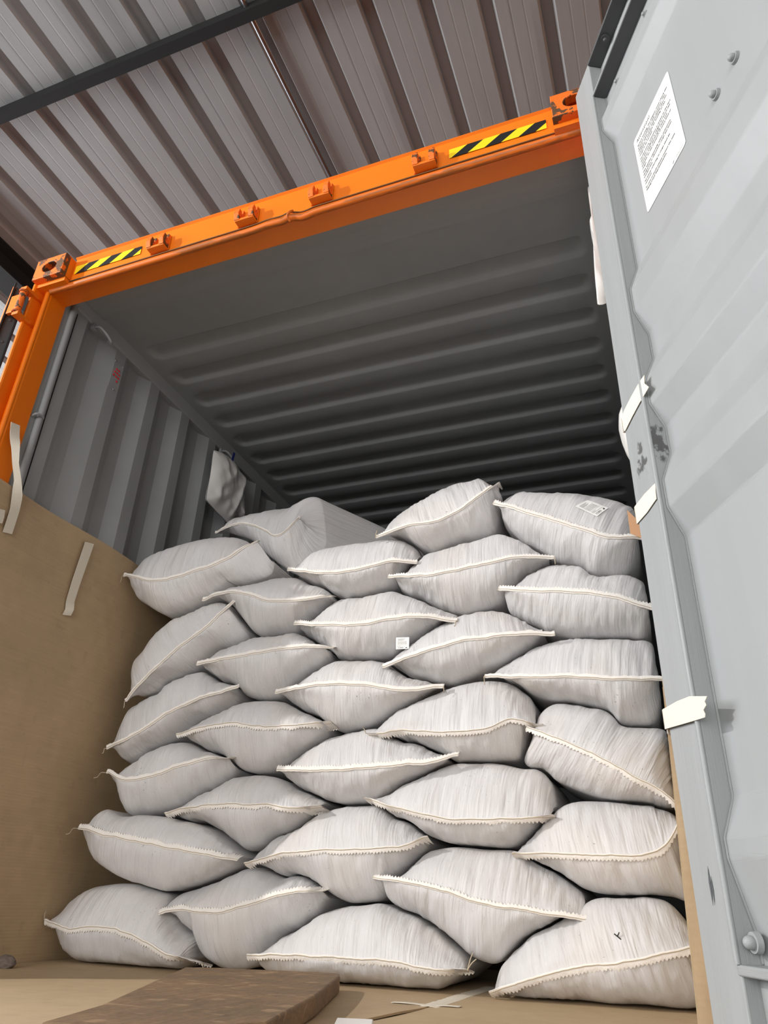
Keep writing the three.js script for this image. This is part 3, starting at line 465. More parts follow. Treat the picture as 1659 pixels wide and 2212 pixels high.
// ---------------------------------------------------------------- sacks
const SACKS = [[[[-0.775,1.796],[-0.604,1.799],[-0.485,1.744],[-0.445,1.715],[-0.381,1.742],[-0.337,1.805]],[[-0.783,1.878],[-0.679,1.902],[-0.551,1.924],[-0.422,1.92],[-0.294,1.839]],[[-0.717,1.799],[-0.577,1.725],[-0.462,1.601],[-0.384,1.556],[-0.294,1.611]],[-1.0,-1.15,0.5]],[[[-1.121,1.54],[-0.939,1.479],[-0.695,1.501],[-0.563,1.54],[-0.445,1.621]],[[-1.122,1.61],[-1.057,1.662],[-0.931,1.691],[-0.704,1.711],[-0.552,1.682],[-0.441,1.607]],[[-1.122,1.5],[-1.027,1.411],[-0.829,1.334],[-0.649,1.384],[-0.481,1.433],[-0.382,1.47]],[-0.83,-0.94,0]],[[[-0.27,1.47],[-0.093,1.421],[0.072,1.42],[0.188,1.44],[0.289,1.432]],[[-0.253,1.568],[-0.131,1.597],[0.044,1.602],[0.151,1.599],[0.255,1.567]],[[-0.278,1.482],[-0.161,1.415],[-0.038,1.355],[0.137,1.371],[0.257,1.44]],[-0.85,-1.0,0]],[[[0.13,1.571],[0.284,1.588],[0.402,1.59],[0.497,1.633],[0.59,1.701],[0.633,1.74]],[[0.148,1.681],[0.253,1.745],[0.378,1.809],[0.501,1.826],[0.561,1.825]],[[0.15,1.614],[0.235,1.57],[0.327,1.513],[0.455,1.519],[0.59,1.552]],[-0.85,-1.0,0]],[[[0.622,1.644],[0.767,1.561],[0.9,1.493],[1.026,1.431],[1.14,1.419]],[[0.655,1.72],[0.769,1.72],[0.879,1.706],[1.019,1.664],[1.14,1.598]],[[0.623,1.643],[0.684,1.539],[0.786,1.435],[0.921,1.375],[1.083,1.333]],[-0.85,-1.0,0]],[[[0.189,1.382],[0.344,1.361],[0.493,1.368],[0.636,1.385],[0.722,1.392],[0.823,1.383]],[[0.236,1.48],[0.337,1.524],[0.456,1.561],[0.591,1.563],[0.719,1.504]],[[0.178,1.377],[0.259,1.318],[0.356,1.259],[0.459,1.239],[0.616,1.267],[0.755,1.361]],[-0.85,-1.0,0]],[[[-0.676,1.377],[-0.578,1.389],[-0.479,1.379],[-0.36,1.332],[-0.21,1.316],[-0.074,1.33]],[[-0.677,1.472],[-0.583,1.488],[-0.393,1.482],[-0.232,1.464],[-0.14,1.423]],[[-0.613,1.369],[-0.544,1.304],[-0.434,1.223],[-0.307,1.216],[-0.17,1.259]],[-0.85,-1.0,0]],[[[-0.984,0.964],[-0.86,1.065],[-0.748,1.155],[-0.637,1.231],[-0.555,1.31],[-0.512,1.368]],[[-1.074,1.092],[-1.027,1.217],[-0.925,1.329],[-0.788,1.4],[-0.646,1.43]],[[-1.003,1.003],[-0.866,1.048],[-0.733,1.096],[-0.584,1.182],[-0.478,1.212],[-0.509,1.301]],[-0.85,-1.0,0]],[[[-0.214,1.222],[-0.078,1.199],[0.085,1.185],[0.217,1.195],[0.327,1.195],[0.449,1.174]],[[-0.195,1.307],[-0.091,1.348],[0.055,1.364],[0.198,1.361],[0.337,1.3]],[[-0.241,1.215],[-0.16,1.143],[-0.053,1.096],[0.068,1.083],[0.204,1.101],[0.356,1.173]],[-0.85,-1.0,0]],[[[0.628,1.28],[0.748,1.25],[0.91,1.227],[1.031,1.194],[1.117,1.161],[1.14,1.153]],[[0.656,1.363],[0.748,1.391],[0.871,1.393],[1.003,1.358],[1.14,1.293]],[[0.624,1.261],[0.665,1.192],[0.765,1.134],[0.912,1.104],[1.084,1.084]],[-0.85,-1.0,0]],[[[-0.652,1.089],[-0.482,1.096],[-0.311,1.109],[-0.151,1.117],[-0.051,1.113]],[[-0.654,1.187],[-0.519,1.214],[-0.363,1.223],[-0.231,1.218],[-0.143,1.193]],[[-0.683,1.081],[-0.582,1.026],[-0.462,0.969],[-0.373,0.951],[-0.269,0.964],[-0.131,1.05]],[-0.85,-1.0,0]],[[[0.179,1.021],[0.31,1.05],[0.453,1.08],[0.624,1.093],[0.802,1.093]],[[0.204,1.12],[0.299,1.178],[0.412,1.225],[0.533,1.242],[0.666,1.214]],[[0.168,1.017],[0.263,0.982],[0.374,0.965],[0.534,1.006],[0.71,1.075]],[-0.85,-1.0,0]],[[[-0.266,0.949],[-0.096,0.959],[0.097,0.95],[0.26,0.921],[0.395,0.931]],[[-0.254,1.026],[-0.153,1.067],[-0.012,1.089],[0.128,1.075],[0.282,1.01]],[[-0.276,0.937],[-0.178,0.877],[-0.053,0.815],[0.024,0.81],[0.155,0.853],[0.319,0.932]],[-0.85,-1.0,0]],[[[0.567,0.959],[0.68,0.941],[0.837,0.932],[0.985,0.915],[1.14,0.911]],[[0.605,1.027],[0.693,1.073],[0.813,1.102],[0.944,1.105],[1.114,1.079]],[[0.619,0.966],[0.7,0.911],[0.811,0.88],[0.95,0.854],[1.11,0.819]],[-0.85,-1.0,0]],[[[-1.028,0.767],[-0.894,0.804],[-0.728,0.891],[-0.586,0.942],[-0.454,0.98]],[[-1.079,0.858],[-0.996,0.974],[-0.89,1.045],[-0.754,1.085],[-0.59,1.074]],[[-1.04,0.751],[-0.9,0.76],[-0.772,0.812],[-0.648,0.879],[-0.5,0.929]],[-0.85,-1.0,0]],[[[-0.695,0.81],[-0.569,0.828],[-0.419,0.836],[-0.294,0.817],[-0.16,0.819],[-0.043,0.831]],[[-0.693,0.881],[-0.566,0.927],[-0.416,0.949],[-0.266,0.936],[-0.139,0.893]],[[-0.701,0.797],[-0.58,0.744],[-0.442,0.677],[-0.318,0.669],[-0.202,0.711],[-0.099,0.777]],[-0.85,-1.0,0]],[[[0.127,0.779],[0.262,0.781],[0.417,0.77],[0.563,0.777],[0.657,0.804],[0.739,0.785]],[[0.155,0.848],[0.265,0.9],[0.391,0.95],[0.516,0.976],[0.619,0.961],[0.7,0.911]],[[0.148,0.78],[0.249,0.754],[0.338,0.706],[0.44,0.69],[0.574,0.692],[0.672,0.712]],[-0.85,-1.0,0]],[[[0.706,0.777],[0.82,0.726],[0.93,0.669],[1.033,0.606],[1.101,0.567],[1.14,0.525]],[[0.721,0.852],[0.779,0.882],[0.889,0.865],[1.008,0.831],[1.132,0.773]],[[0.653,0.721],[0.708,0.658],[0.804,0.602],[0.918,0.564],[1.072,0.546]],[-0.85,-1.0,0]],[[[-1.003,0.67],[-0.923,0.638],[-0.763,0.645],[-0.622,0.685],[-0.526,0.704],[-0.444,0.714]],[[-1.074,0.695],[-0.989,0.74],[-0.859,0.787],[-0.701,0.797],[-0.562,0.761]],[[-1.064,0.585],[-0.972,0.526],[-0.845,0.517],[-0.696,0.539],[-0.515,0.606]],[-0.85,-1.0,0]],[[[-0.225,0.661],[-0.069,0.651],[0.113,0.654],[0.283,0.663],[0.364,0.67],[0.447,0.693]],[[-0.224,0.729],[-0.129,0.774],[-0.014,0.805],[0.1,0.823],[0.23,0.794],[0.355,0.75]],[[-0.245,0.644],[-0.152,0.593],[-0.016,0.555],[0.093,0.552],[0.217,0.585],[0.372,0.673]],[-0.85,-1.0,0]],[[[-0.689,0.518],[-0.536,0.539],[-0.355,0.543],[-0.24,0.54],[-0.133,0.531],[-0.059,0.537]],[[-0.693,0.582],[-0.581,0.62],[-0.44,0.66],[-0.316,0.659],[-0.172,0.61]],[[-0.692,0.519],[-0.581,0.497],[-0.491,0.456],[-0.381,0.389],[-0.269,0.426],[-0.124,0.502]],[-0.85,-1.0,0]],[[[0.127,0.562],[0.268,0.524],[0.415,0.496],[0.598,0.493],[0.755,0.503]],[[0.163,0.611],[0.268,0.647],[0.406,0.685],[0.541,0.688],[0.668,0.659],[0.758,0.606]],[[0.147,0.539],[0.236,0.498],[0.338,0.443],[0.452,0.419],[0.593,0.413],[0.702,0.463]],[-0.85,-1.0,0]],[[[0.635,0.398],[0.765,0.396],[0.928,0.394],[1.033,0.4],[1.095,0.435],[1.14,0.504]],[[0.656,0.449],[0.721,0.512],[0.8,0.555],[0.918,0.559],[1.072,0.546]],[[0.652,0.383],[0.724,0.348],[0.807,0.307],[0.916,0.285],[1.077,0.293]],[-0.85,-1.0,0]],[[[-1.058,0.457],[-0.886,0.427],[-0.686,0.401],[-0.504,0.376],[-0.352,0.359]],[[-1.058,0.489],[-0.939,0.509],[-0.763,0.511],[-0.589,0.486],[-0.46,0.442]],[[-1.053,0.388],[-0.944,0.317],[-0.816,0.277],[-0.645,0.251],[-0.529,0.272],[-0.401,0.32]],[-0.82,-0.92,0]],[[[-0.318,0.351],[-0.188,0.38],[-0.026,0.395],[0.143,0.402],[0.269,0.413],[0.338,0.44]],[[-0.306,0.41],[-0.215,0.462],[-0.107,0.518],[0.021,0.552],[0.147,0.548],[0.27,0.49]],[[-0.296,0.333],[-0.164,0.324],[-0.069,0.287],[0.013,0.242],[0.125,0.239],[0.224,0.288],[0.297,0.36]],[-0.85,-1.0,0]],[[[0.172,0.315],[0.288,0.303],[0.383,0.288],[0.532,0.253],[0.672,0.237],[0.849,0.22]],[[0.205,0.351],[0.305,0.4],[0.403,0.42],[0.547,0.42],[0.683,0.394],[0.795,0.33]],[[0.174,0.266],[0.258,0.207],[0.369,0.14],[0.475,0.099],[0.555,0.083],[0.653,0.16],[0.77,0.202]],[-0.85,-1.0,0]],[[[-1.122,0.143],[-0.973,0.125],[-0.846,0.137],[-0.7,0.115],[-0.559,0.067],[-0.446,0.048]],[[-1.122,0.192],[-1.077,0.235],[-0.954,0.27],[-0.782,0.271],[-0.606,0.219]],[[-1.122,0.076],[-1.06,0.024],[-0.904,0.012],[-0.74,0.012],[-0.565,0.012]],[-0.82,-0.96,0]],[[[-0.684,0.169],[-0.593,0.192],[-0.395,0.194],[-0.271,0.222],[-0.154,0.257],[-0.023,0.273]],[[-0.675,0.224],[-0.563,0.278],[-0.431,0.328],[-0.317,0.344],[-0.183,0.328],[-0.079,0.297]],[[-0.679,0.141],[-0.57,0.095],[-0.461,0.026],[-0.366,0.019],[-0.278,0.04],[-0.179,0.121],[-0.079,0.187]],[-0.85,-1.0,0]],[[[-0.251,0.079],[-0.07,0.09],[0.109,0.091],[0.261,0.091],[0.376,0.077],[0.473,0.077]],[[-0.26,0.101],[-0.167,0.152],[-0.049,0.207],[0.103,0.241],[0.235,0.24],[0.363,0.198],[0.439,0.144]],[[-0.252,0.037],[-0.152,0.013],[0.001,0.012],[0.179,0.012],[0.378,0.014]],[-0.82,-0.97,0]],[[[0.558,0.031],[0.68,0.072],[0.812,0.108],[0.939,0.127],[1.038,0.15],[1.14,0.176]],[[0.555,0.076],[0.608,0.152],[0.705,0.218],[0.822,0.272],[0.946,0.289],[1.064,0.284],[1.14,0.247]],[[0.58,0.012],[0.69,0.012],[0.823,0.012],[0.977,0.017],[1.136,0.029]],[-0.82,-0.97,0]]];
function pchip(pts) { // monotone cubic through [x, y], x ascending
  const n = pts.length, h = [], d = [], m = []; for (let i = 0; i < n - 1; i++) { h[i] = pts[i + 1][0] - pts[i][0]; d[i] = (pts[i + 1][1] - pts[i][1]) / h[i]; }
  m[0] = d[0]; m[n - 1] = d[n - 2]; for (let i = 1; i < n - 1; i++) m[i] = (d[i - 1] * h[i] + d[i] * h[i - 1]) / (h[i] + h[i - 1]);
  return x => { if (x <= pts[0][0]) return pts[0][1] + (x - pts[0][0]) * m[0] * .5; if (x >= pts[n - 1][0]) return pts[n - 1][1] + (x - pts[n - 1][0]) * m[n - 1] * .5; let i = 0; while (x > pts[i + 1][0]) i++; const t = (x - pts[i][0]) / h[i], t2 = t * t, t3 = t2 * t; return (2 * t3 - 3 * t2 + 1) * pts[i][1] + (t3 - 2 * t2 + t) * h[i] * m[i] + (-2 * t3 + 3 * t2) * pts[i + 1][1] + (t3 - t2) * h[i] * m[i + 1]; };
}
function ascending(pts, gap) { const s = pts.slice().sort((a, b) => a[0] - b[0]), o = []; for (const p of s) if (!o.length || p[0] - o[o.length - 1][0] > gap) o.push(p); return o; }
function traceRing(data, blunt) { // cross-section outline of a sack behind its sewn end
  const [seam, up, lo] = data, TL = seam[0], TR = seam[seam.length - 1], w = Math.hypot(TR[0] - TL[0], TR[1] - TL[1]);
  const ex = [(TR[0] - TL[0]) / w, (TR[1] - TL[1]) / w], ey = [-ex[1], ex[0]];
  const loc = p => [(p[0] - TL[0]) * ex[0] + (p[1] - TL[1]) * ex[1], (p[0] - TL[0]) * ey[0] + (p[1] - TL[1]) * ey[1]];
  const world = (a, b) => [TL[0] + a * ex[0] + b * ey[0], TL[1] + a * ex[1] + b * ey[1]];
  const S = ascending(seam.map(loc), .008), U = ascending(up.map(loc), .01), D = ascending(lo.map(loc), .01);
  const uE = U[U.length - 1][1], dE = D[D.length - 1][1];
  let e0 = Math.min(.02 * w, U[0][0] - .015, D[0][0] - .015), e1 = Math.max(.985 * w, U[U.length - 1][0] + .015, D[D.length - 1][0] + .015);
  e0 = Math.max(e0, -.05); e1 = Math.min(e1, w + .11);
  if (blunt) { e1 = w + .012; for (const [L, h] of [[U, uE], [D, dE]]) { while (L[L.length - 1][0] > w - .03) L.pop(); L.push([w - .012, h * .92]); } }
  const m0 = (U[0][1] + D[0][1]) / 2, m1 = (uE + dE) / 2;
  const fU = pchip(ascending([[e0, m0], ...U, [e1, m1]], .006)), fD = pchip(ascending([[e0, m0], ...D, [e1, m1]], .006));
  const N = 84, ring = [];
  for (let j = 0; j <= N; j++) { const a = e0 + (e1 - e0) * (1 - Math.cos(Math.PI * j / N)) / 2; ring.push([a, fU(a), 1]); }
  for (let j = N - 1; j > 0; j--) { const a = e0 + (e1 - e0) * (1 - Math.cos(Math.PI * j / N)) / 2; ring.push([a, fD(a), -1]); }
  smoothRing(ring, 10);
  return { ring, world, loc, w, ex, ey, S, fU, fD, e0, e1 };
}
function smoothRing(ring, n) { const K = ring.length; for (let it = 0; it < n; it++) { const c = ring.map(p => [p[0], p[1]]); for (let i = 0; i < K; i++) { const a = c[(i + K - 1) % K], b = c[(i + 1) % K]; ring[i][0] = .5 * c[i][0] + .25 * (a[0] + b[0]); ring[i][1] = .5 * c[i][1] + .25 * (a[1] + b[1]); } } }
function settle(list) { // sacks press against each other: pull outlines back until none lies inside a neighbour
  const inside = (p, poly) => { let c = false; for (let i = 0, j = poly.length - 1; i < poly.length; j = i++) { const a = poly[i], b = poly[j]; if ((a[1] > p[1]) !== (b[1] > p[1]) && p[0] < (b[0] - a[0]) * (p[1] - a[1]) / (b[1] - a[1]) + a[0]) c = !c; } return c; };
  for (let it = 0; it < 60; it++) {
    let hits = 0; const W = list.map(s => s.ring.map(p => s.world(p[0], p[1]))), B = W.map(P => [Math.min(...P.map(p => p[0])), Math.max(...P.map(p => p[0])), Math.min(...P.map(p => p[1])), Math.max(...P.map(p => p[1]))]);
    list.forEach((s, i) => {
      const cx = s.ring.reduce((t, p) => t + p[0], 0) / s.ring.length, cy = s.ring.reduce((t, p) => t + p[1], 0) / s.ring.length;
      s.ring.forEach((p, k) => { const q = W[i][k]; let bad = q[0] < -1.136 || q[0] > 1.137 || q[1] < .0125;
        for (let j = 0; j < list.length && !bad; j++) if (j !== i && q[0] > B[j][0] && q[0] < B[j][1] && q[1] > B[j][2] && q[1] < B[j][3] && inside(q, W[j])) bad = true;
        if (bad) { hits++; p[0] = lerp(p[0], cx, .03); p[1] = lerp(p[1], cy, .03); } });
    });
    if (!hits) break; if (it % 6 === 5 && it < 50) list.forEach(s => smoothRing(s.ring, 1));
  }
}
function buildSack(idx, data, sh, name, label, opt) {
  const [seam, up, lo, [zs, zb, ax]] = data, TL = seam[0], TR = seam[seam.length - 1], seed = idx * 13.7;
  const { ring, world, w, ex, ey, S, fU, fD, e0, e1 } = sh, K = ring.length;
  const sb = pchip(S), zSeam = a => zs - .03 * Math.pow(Math.abs(2 * clamp(a / w, 0, 1) - 1), 3);
  const seamB = a => sb(a) + .005 * noise(a * 13 + seed, 1) + .0022 * noise(a * 40 + seed, 2);
  const nrm = ring.map((p, i) => { const a = ring[(i + K - 1) % K], b = ring[(i + 1) % K], dx = b[0] - a[0], dy = b[1] - a[1], l = Math.hypot(dx, dy) || 1; return [-dy / l, dx / l]; });
  const ca = ring.reduce((s, p) => s + p[0] / K, 0), cb = ring.reduce((s, p) => s + p[1] / K, 0);
  const shrink = .988;
  const rows = []; const MF = 26; for (let r = 0; r <= MF; r++) rows.push({ r: r / MF }); for (const [d, s] of [[.06, 1], [.13, 1], [.22, 1], [.32, 1], [.42, .99], [.50, .96], [.55, .88], [.585, .7], [.6, .4], [.602, .05]]) rows.push({ r: 1, d, s });
  const x0 = (TL[0] + TR[0]) / 2, y0 = Math.min(...lo.map(p => p[1])), base = [x0, y0, zb];
  const prof = r => ({ g: Math.pow(Math.sin(r * Math.PI / 2), .92), d: .30 * r + .70 * (1 - Math.cos(r * Math.PI / 2)) });
  const pos = [], uv = [], ix = [];
  let per = 0; const arc = ring.map((p, i) => { const q = ring[(i + K - 1) % K]; if (i) per += Math.hypot(p[0] - q[0], p[1] - q[1]); return per; }); per += Math.hypot(ring[0][0] - ring[K - 1][0], ring[0][1] - ring[K - 1][1]);
  let vv = 0;
  rows.forEach((row, j) => {
    const { g, d } = prof(row.r), depth = d * (zs - zb) + (row.d ?? 0), sc = (row.s ?? 1) * shrink; if (j) vv += j <= MF ? .0085 : .06;
    for (let i = 0; i <= K; i++) {
      const q = i % K, p = ring[q], as = clamp((p[0] - e0) / (e1 - e0), 0, 1) * w;
      const ra = ca + (p[0] - ca) * sc, rb = cb + (p[1] - cb) * sc;
      const te = Math.pow(Math.abs(2 * as / w - 1), 5), gb = Math.pow(Math.sin(row.r * Math.PI / 2), .92 + 2.0 * te), gl = Math.pow(row.r, 1.25); let a = lerp(as, ra, gl), b = lerp(seamB(as), rb, gb), z = (row.d ? zs : lerp(zSeam(as), zs, d)) - depth;
      const env = smooth(0, .12, row.r) * (1 - .9 * smooth(.6, 1, row.r)), tA = p[0];
      const drift = tA + .012 * row.r * Math.sin(tA * 11 + seed) + .01 * noise(tA * 6 + seed, row.r * 2, 3);
      const st = .75 - 2.2 * Math.abs(noise(drift * 34 + seed, row.r * 1.5 + p[2] * 5, seed)) + noise(drift * 17 + seed * 2, row.r * 1.1 + p[2] * 3, 4) * .9 + noise(drift * 90, row.r * 2.2 + p[2] * 8, seed) * .45;
      const lump = noise(tA * 7 + seed, row.r * 2.4 + p[2] * 2, seed * 1.3) * .9;
      const amp = env * (.0036 * st + .006 * lump) - (row.d ? .002 : 0);
      const n = nrm[q], nz = Math.sqrt(Math.max(0, 1 - g * g * .9));
      a += n[0] * amp * g; b += n[1] * amp * g; z += amp * nz;
      const [X, Y] = world(a, b); const back = Math.max(0, zs - .02 - z);
      pos.push(X - base[0] + ax * Math.max(0, back - .05), Math.max(Y, .0085) - base[1], z - base[2]); uv.push((q === 0 && i ? per : arc[q]) * 1.15 + idx * .37, vv * 1.3 + idx * .21);
    }
  });
  for (let j = 0; j < rows.length - 1; j++) for (let i = 0; i < K; i++) { const A = j * (K + 1) + i, B = A + 1, C = A + K + 1, E = C + 1; ix.push(A, E, C, A, B, E); }
  const geo = new THREE.BufferGeometry(); geo.setAttribute('position', new THREE.Float32BufferAttribute(pos, 3)); geo.setAttribute('uv', new THREE.Float32BufferAttribute(uv, 2)); geo.setIndex(ix); geo.computeVertexNormals();
  { const n = geo.attributes.normal; for (let j = 0; j < rows.length; j++) { const A = j * (K + 1), B = A + K; const v = V(n.getX(A) + n.getX(B), n.getY(A) + n.getY(B), n.getZ(A) + n.getZ(B)).normalize(); n.setXYZ(A, v.x, v.y, v.z); n.setXYZ(B, v.x, v.y, v.z); } }
  const t = thing(name, label, 'sack', base, 'stacked white woven sacks');
  const body = mesh('body', geo, M.sack, t);
  // sewn mouth: folded tape lying against the cloth, pinked along its free edge on some sacks
  const sg = opt.fold ?? 1, tw = .8 * (opt.tw ?? .019), KN = Math.round(w / .0055), rows2 = [];
  const height = a => Math.max(.004, sg * ((sg > 0 ? fU(a) : fD(a)) - seamB(a)));
  for (let i = -2; i <= KN + 2; i++) {
    const a = i / KN * w, ac = clamp(a, .0, w), b = seamB(ac), h = height(clamp(ac, .03 * w, .97 * w)), wob = .0045 * noise(a * 22 + seed, 6) + .003 * noise(a * 75, seed), zig = opt.zig ? (i & 1 ? .0028 : -.0028) : .0008 * noise(a * 300, seed);
    const zAt = off => { const r = Math.asin(clamp(off / h, 0, .95)) / (Math.PI / 2); const zq = zSeam(ac), D = prof(r).d; return lerp(zq, zs, D) - D * (zs - zb); };
    const z0 = zSeam(ac);
    const o1 = tw * .5, o2 = tw + zig + wob, lift = .004 + .004 * Math.max(0, noise(a * 22 + seed, 9));
    rows2.push([[a, b - sg * .003, z0 + .001], [a, b - sg * .001, z0 + .0055], [a, b + sg * o1, zAt(o1) + .005], [a, b + sg * o2, zAt(o2) + lift + .001], [a, b + sg * o2, zAt(o2) + lift - .0015], [a, b + sg * o1, zAt(o1) + .001], [a, b - sg * .003, z0 - .003]]);
  }
  const tp = [], ti = [], tuv = [], W2 = 7; rows2.forEach((r, j) => r.forEach(([a, b, z], i) => { const [X, Y] = world(a, b); tp.push(X - base[0], Y - base[1], z - base[2]); tuv.push(a * 3, i * .03); }));
  for (let j = 0; j < rows2.length - 1; j++) for (let i = 0; i < W2; i++) { const A = j * W2 + i, B = j * W2 + (i + 1) % W2, C = A + W2, E = B + W2; ti.push(A, B, E, A, E, C); }
  for (const e of [0, rows2.length - 1]) for (let i = 1; i < W2 - 1; i++) ti.push(e * W2, e * W2 + i, e * W2 + i + 1);
  const tg = new THREE.BufferGeometry(); tg.setAttribute('position', new THREE.Float32BufferAttribute(tp, 3)); tg.setAttribute('uv', new THREE.Float32BufferAttribute(tuv, 2)); tg.setIndex(sg > 0 ? ti : ti.map((v, i, a) => a[i - i % 3 + [0, 2, 1][i % 3]])); tg.computeVertexNormals();
  const tape = mesh('seam_tape', tg, M.sackTape, t);
  const sp = []; for (let i = 0; i <= 60; i++) { const k = clamp(Math.round(i / 60 * (rows2.length - 1)), 0, rows2.length - 1), r = rows2[k], f = .35, a = r[1][0], b = lerp(r[1][1], r[2][1], f), z = lerp(r[1][2], r[2][2], f) + .0008, [X, Y] = world(a, b); sp.push([X - base[0], Y - base[1], z - base[2]]); }
  mesh('stitching', tube(sp, .0013, 150, 5), M.thread, tape, 'sewing thread along the tape');
  for (const [end, dx, dy] of opt.threads ?? []) { const [X, Y] = world(end ? w + .012 : -.012, seamB(end ? w : 0)), P = [X - base[0], Y - base[1], zSeam(end ? w : 0) + .004 - base[2]]; mesh('loose_thread', tube([P, [P[0] + dx * .4, P[1] + dy * .3 + .006, P[2] + .006], [P[0] + dx * .7, P[1] + dy * .8, P[2] + .004], [P[0] + dx, P[1] + dy, P[2] + .008]], .0016, 14, 5), M.thread, tape, 'loose end of sewing thread'); }
  return { t, body, base };
}
const COL = ['sack column beside the wall cardboard', 'second sack column from the left', 'middle sack column', 'second sack column from the door', 'sack column beside the door'];
const INFO = { // number in the trace: [label, options]
  2: ['fat white sack topmost in the ' + COL[0], { fold: 1, threads: [[0, -.004, -.035]] }],
  8: ['steeply tilted white sack, second from top in the ' + COL[0], { fold: 1, tw: .014, threads: [[0, .005, -.03]] }],
  15: ['slanting creased white sack, third from top in the ' + COL[0], { fold: 1, tw: .016, threads: [[0, -.01, -.02]] }],
  19: ['white sack with folded left end, fourth down in the ' + COL[0], { fold: 1, threads: [[0, -.05, -.02]] }],
  24: ['white sack second from bottom in the ' + COL[0], { fold: 1, zig: 1, tw: .022, threads: [[0, -.045, -.022]] }],
  27: ['white sack on the floor in the left corner beside the wall cardboard', { fold: -1, zig: 1, tw: .02, threads: [[1, .03, -.025], [0, .002, .03]] }],
  1: ['white sack turned sideways at the back, topmost in the ' + COL[1], { fold: 1, tw: .013 }],
  7: ['white sack with wavy seam, second from top in the ' + COL[1], { fold: 1 }],
  11: ['speckled white sack, third from top in the ' + COL[1], { fold: 1, tw: .02 }],
  16: ['white sack with dipping seam, fourth from top in the ' + COL[1], { fold: -1, tw: .018, zig: 1 }],
  21: ['creased white sack, second from bottom in the ' + COL[1], { fold: -1, zig: 1 }],
  28: ['dusty white sack with long thread, bottom of the ' + COL[1], { fold: 1, zig: 1, tw: .019, threads: [[0, -.012, -.06]] }],
  3: ['white sack topmost in the ' + COL[2], { fold: 1, zig: 1 }],
  9: ['white sack with half-hidden paper label, second from top in the ' + COL[2], { fold: 1, zig: 1, tw: .022, threads: [[1, -.01, -.02]] }],
  13: ['white sack third from top in the ' + COL[2], { fold: 1, tw: .02, threads: [[1, .004, -.02]] }],
  20: ['white sack fourth from top in the ' + COL[2], { fold: 1, tw: .022, zig: 1 }],
  25: ['bulging white sack with pinked seam, second from bottom in the ' + COL[2], { fold: -1, zig: 1, tw: .018 }],
  29: ['wide white sack on the floor at the bottom of the ' + COL[2], { fold: -1, zig: 1, tw: .02, threads: [[1, .03, .03], [1, .02, .045]] }],
  4: ['white sack with raised right end, topmost in the ' + COL[3], { fold: 1, zig: 1, tw: .016, threads: [[0, .008, .03]] }],
  6: ['white sack second from top in the ' + COL[3], { fold: 1, zig: 1, threads: [[1, .0, -.03]] }],
  12: ['white sack third from top in the ' + COL[3], { fold: 1, tw: .02 }],
  17: ['shiny white sack fourth from top in the ' + COL[3], { fold: -1, zig: 1, tw: .018, threads: [[0, -.01, .02]] }],
  22: ['wide white sack second from bottom in the ' + COL[3], { fold: -1, zig: 1, tw: .018 }],
  26: ['plump white sack with descending seam, bottom of the ' + COL[3], { fold: 1, zig: 1, tw: .016 }],
  5: ['white sack with large printed label, topmost in the ' + COL[4], { fold: 1, zig: 1, tw: .022 }],
  10: ['white sack second from top in the ' + COL[4], { fold: 1, zig: 1, tw: .023 }],
  14: ['white sack with level seam, third from top in the ' + COL[4], { fold: 1, tw: .016, threads: [[0, .004, -.03]] }],
  18: ['white sack with steeply slanting seam, fourth from top in the ' + COL[4], { fold: -1, zig: 1, tw: .018 }],
  23: ['white sack with curled seam end, second from bottom in the ' + COL[4], { fold: -1, zig: 1, tw: .02 }],
  30: ['big white sack on the floor at the right with rising seam', { fold: -1, zig: 1, tw: .022 }],
};
const built = {};
const shapes = SACKS.map((d, i) => traceRing(d, [5, 10, 14, 18, 23, 30].includes(i + 1)));
settle(shapes);
SACKS.forEach((d, i) => { const [label, opt] = INFO[i + 1]; built[i + 1] = buildSack(i + 1, d, shapes[i], 'woven_sack', label, opt); });
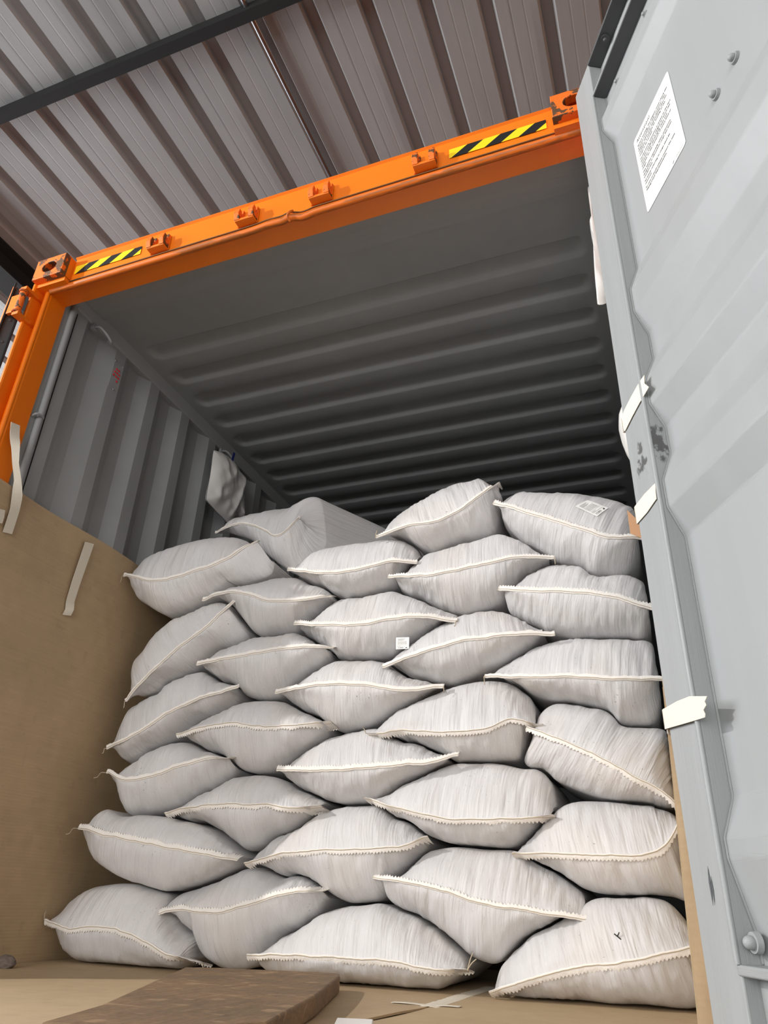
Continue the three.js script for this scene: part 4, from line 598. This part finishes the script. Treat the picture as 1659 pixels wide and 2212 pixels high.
// printed paper labels sewn to two sacks, laid on the cloth
scene.updateMatrixWorld(true);
function drape(sack, corners, tex, label) { // corners TL, TR, BR, BL in world x, y
  const ray = new THREE.Raycaster(), o = sack.base, hit = (x, y) => { ray.set(V(x, y, 0), V(0, 0, -1)); const h = ray.intersectObject(sack.body)[0]; return h ? h.point.z : null; };
  const [a, b, c, d] = corners; let last = -.9; const zz = []; const n = 8;
  const at = (u, v) => [lerp(lerp(a[0], b[0], u), lerp(d[0], c[0], u), v), lerp(lerp(a[1], b[1], u), lerp(d[1], c[1], u), v)];
  // best flat fit through the cloth, lifted to clear the creases
  const P = []; for (const [u, v] of [[0, 0], [1, 0], [1, 1], [0, 1], [.5, .5]]) { const [x, y] = at(u, v), z = hit(x, y); if (z !== null) last = z; P.push(last); }
  const g = slab((u, v) => { const [x, y] = at(u, v), z = lerp(lerp(P[0], P[1], u), lerp(P[3], P[2], u), v); const q = hit(x, y); return [x - o[0], y - o[1], Math.max(z, q ?? z) + .0045 - o[2]]; }, n, n, -.0008, (u, v) => [u, 1 - v]);
  mesh('paper_label', g, std({ map: tex, roughness: .7 }), sack.t, label);
}
const labelTex = canvasTex(420, 560, (c, w, h) => {
  c.fillStyle = '#f4f4f0'; c.fillRect(0, 0, w, h); c.fillStyle = '#3c3d40';
  const line = (x, y, l, t = 7) => c.fillRect(x, y, l, t);
  for (let i = 0; i < 6; i++) line(60, 60 + i * 18, 250 - (i % 3) * 40, 7);
  line(40, 180, 330, 5); for (let i = 0; i < 8; i++) { let x = 50; while (x < 330) { const l = 8 + 26 * rnd(); line(x, 200 + i * 19, l, 8); x += l + 7; } }
  line(40, 365, 335, 5); line(40, 395, 150, 6); line(40, 412, 110, 6); line(40, 435, 340, 7);
  c.fillStyle = '#26282b'; c.font = 'bold 74px sans-serif'; c.fillText('CSBD', 60, 525); c.beginPath(); c.moveTo(300, 525); c.lineTo(325, 470); c.lineTo(340, 490); c.lineTo(372, 462); c.lineTo(350, 525); c.fill();
});
drape(built[5], [[.928, 1.578], [.971, 1.617], [1.044, 1.566], [1.001, 1.522]], labelTex, 'white printed paper label');
drape(built[9], [[.215, 1.136], [.268, 1.133], [.268, 1.088], [.216, 1.09]], labelTex, 'small printed paper label');
{ // twig caught on the right floor sack
  const h = new THREE.Raycaster(V(.924, .185, 0), V(0, 0, -1)).intersectObject(built[30].body)[0], z = h ? h.point.z : -.85;
  const t = thing('twig', 'tiny dark twig stuck on the big right floor sack', 'twig', [.924, .185, z + .003]);
  mesh('stem', merge([tube([[-.008, .006, 0], [0, 0, .001], [.009, -.007, 0]], .0016, 8, 5), tube([[0, 0, .001], [.004, .006, .002], [.006, .01, 0]], .0014, 8, 5)]), M.sealant, t);
}
renderer.render(scene, camera);
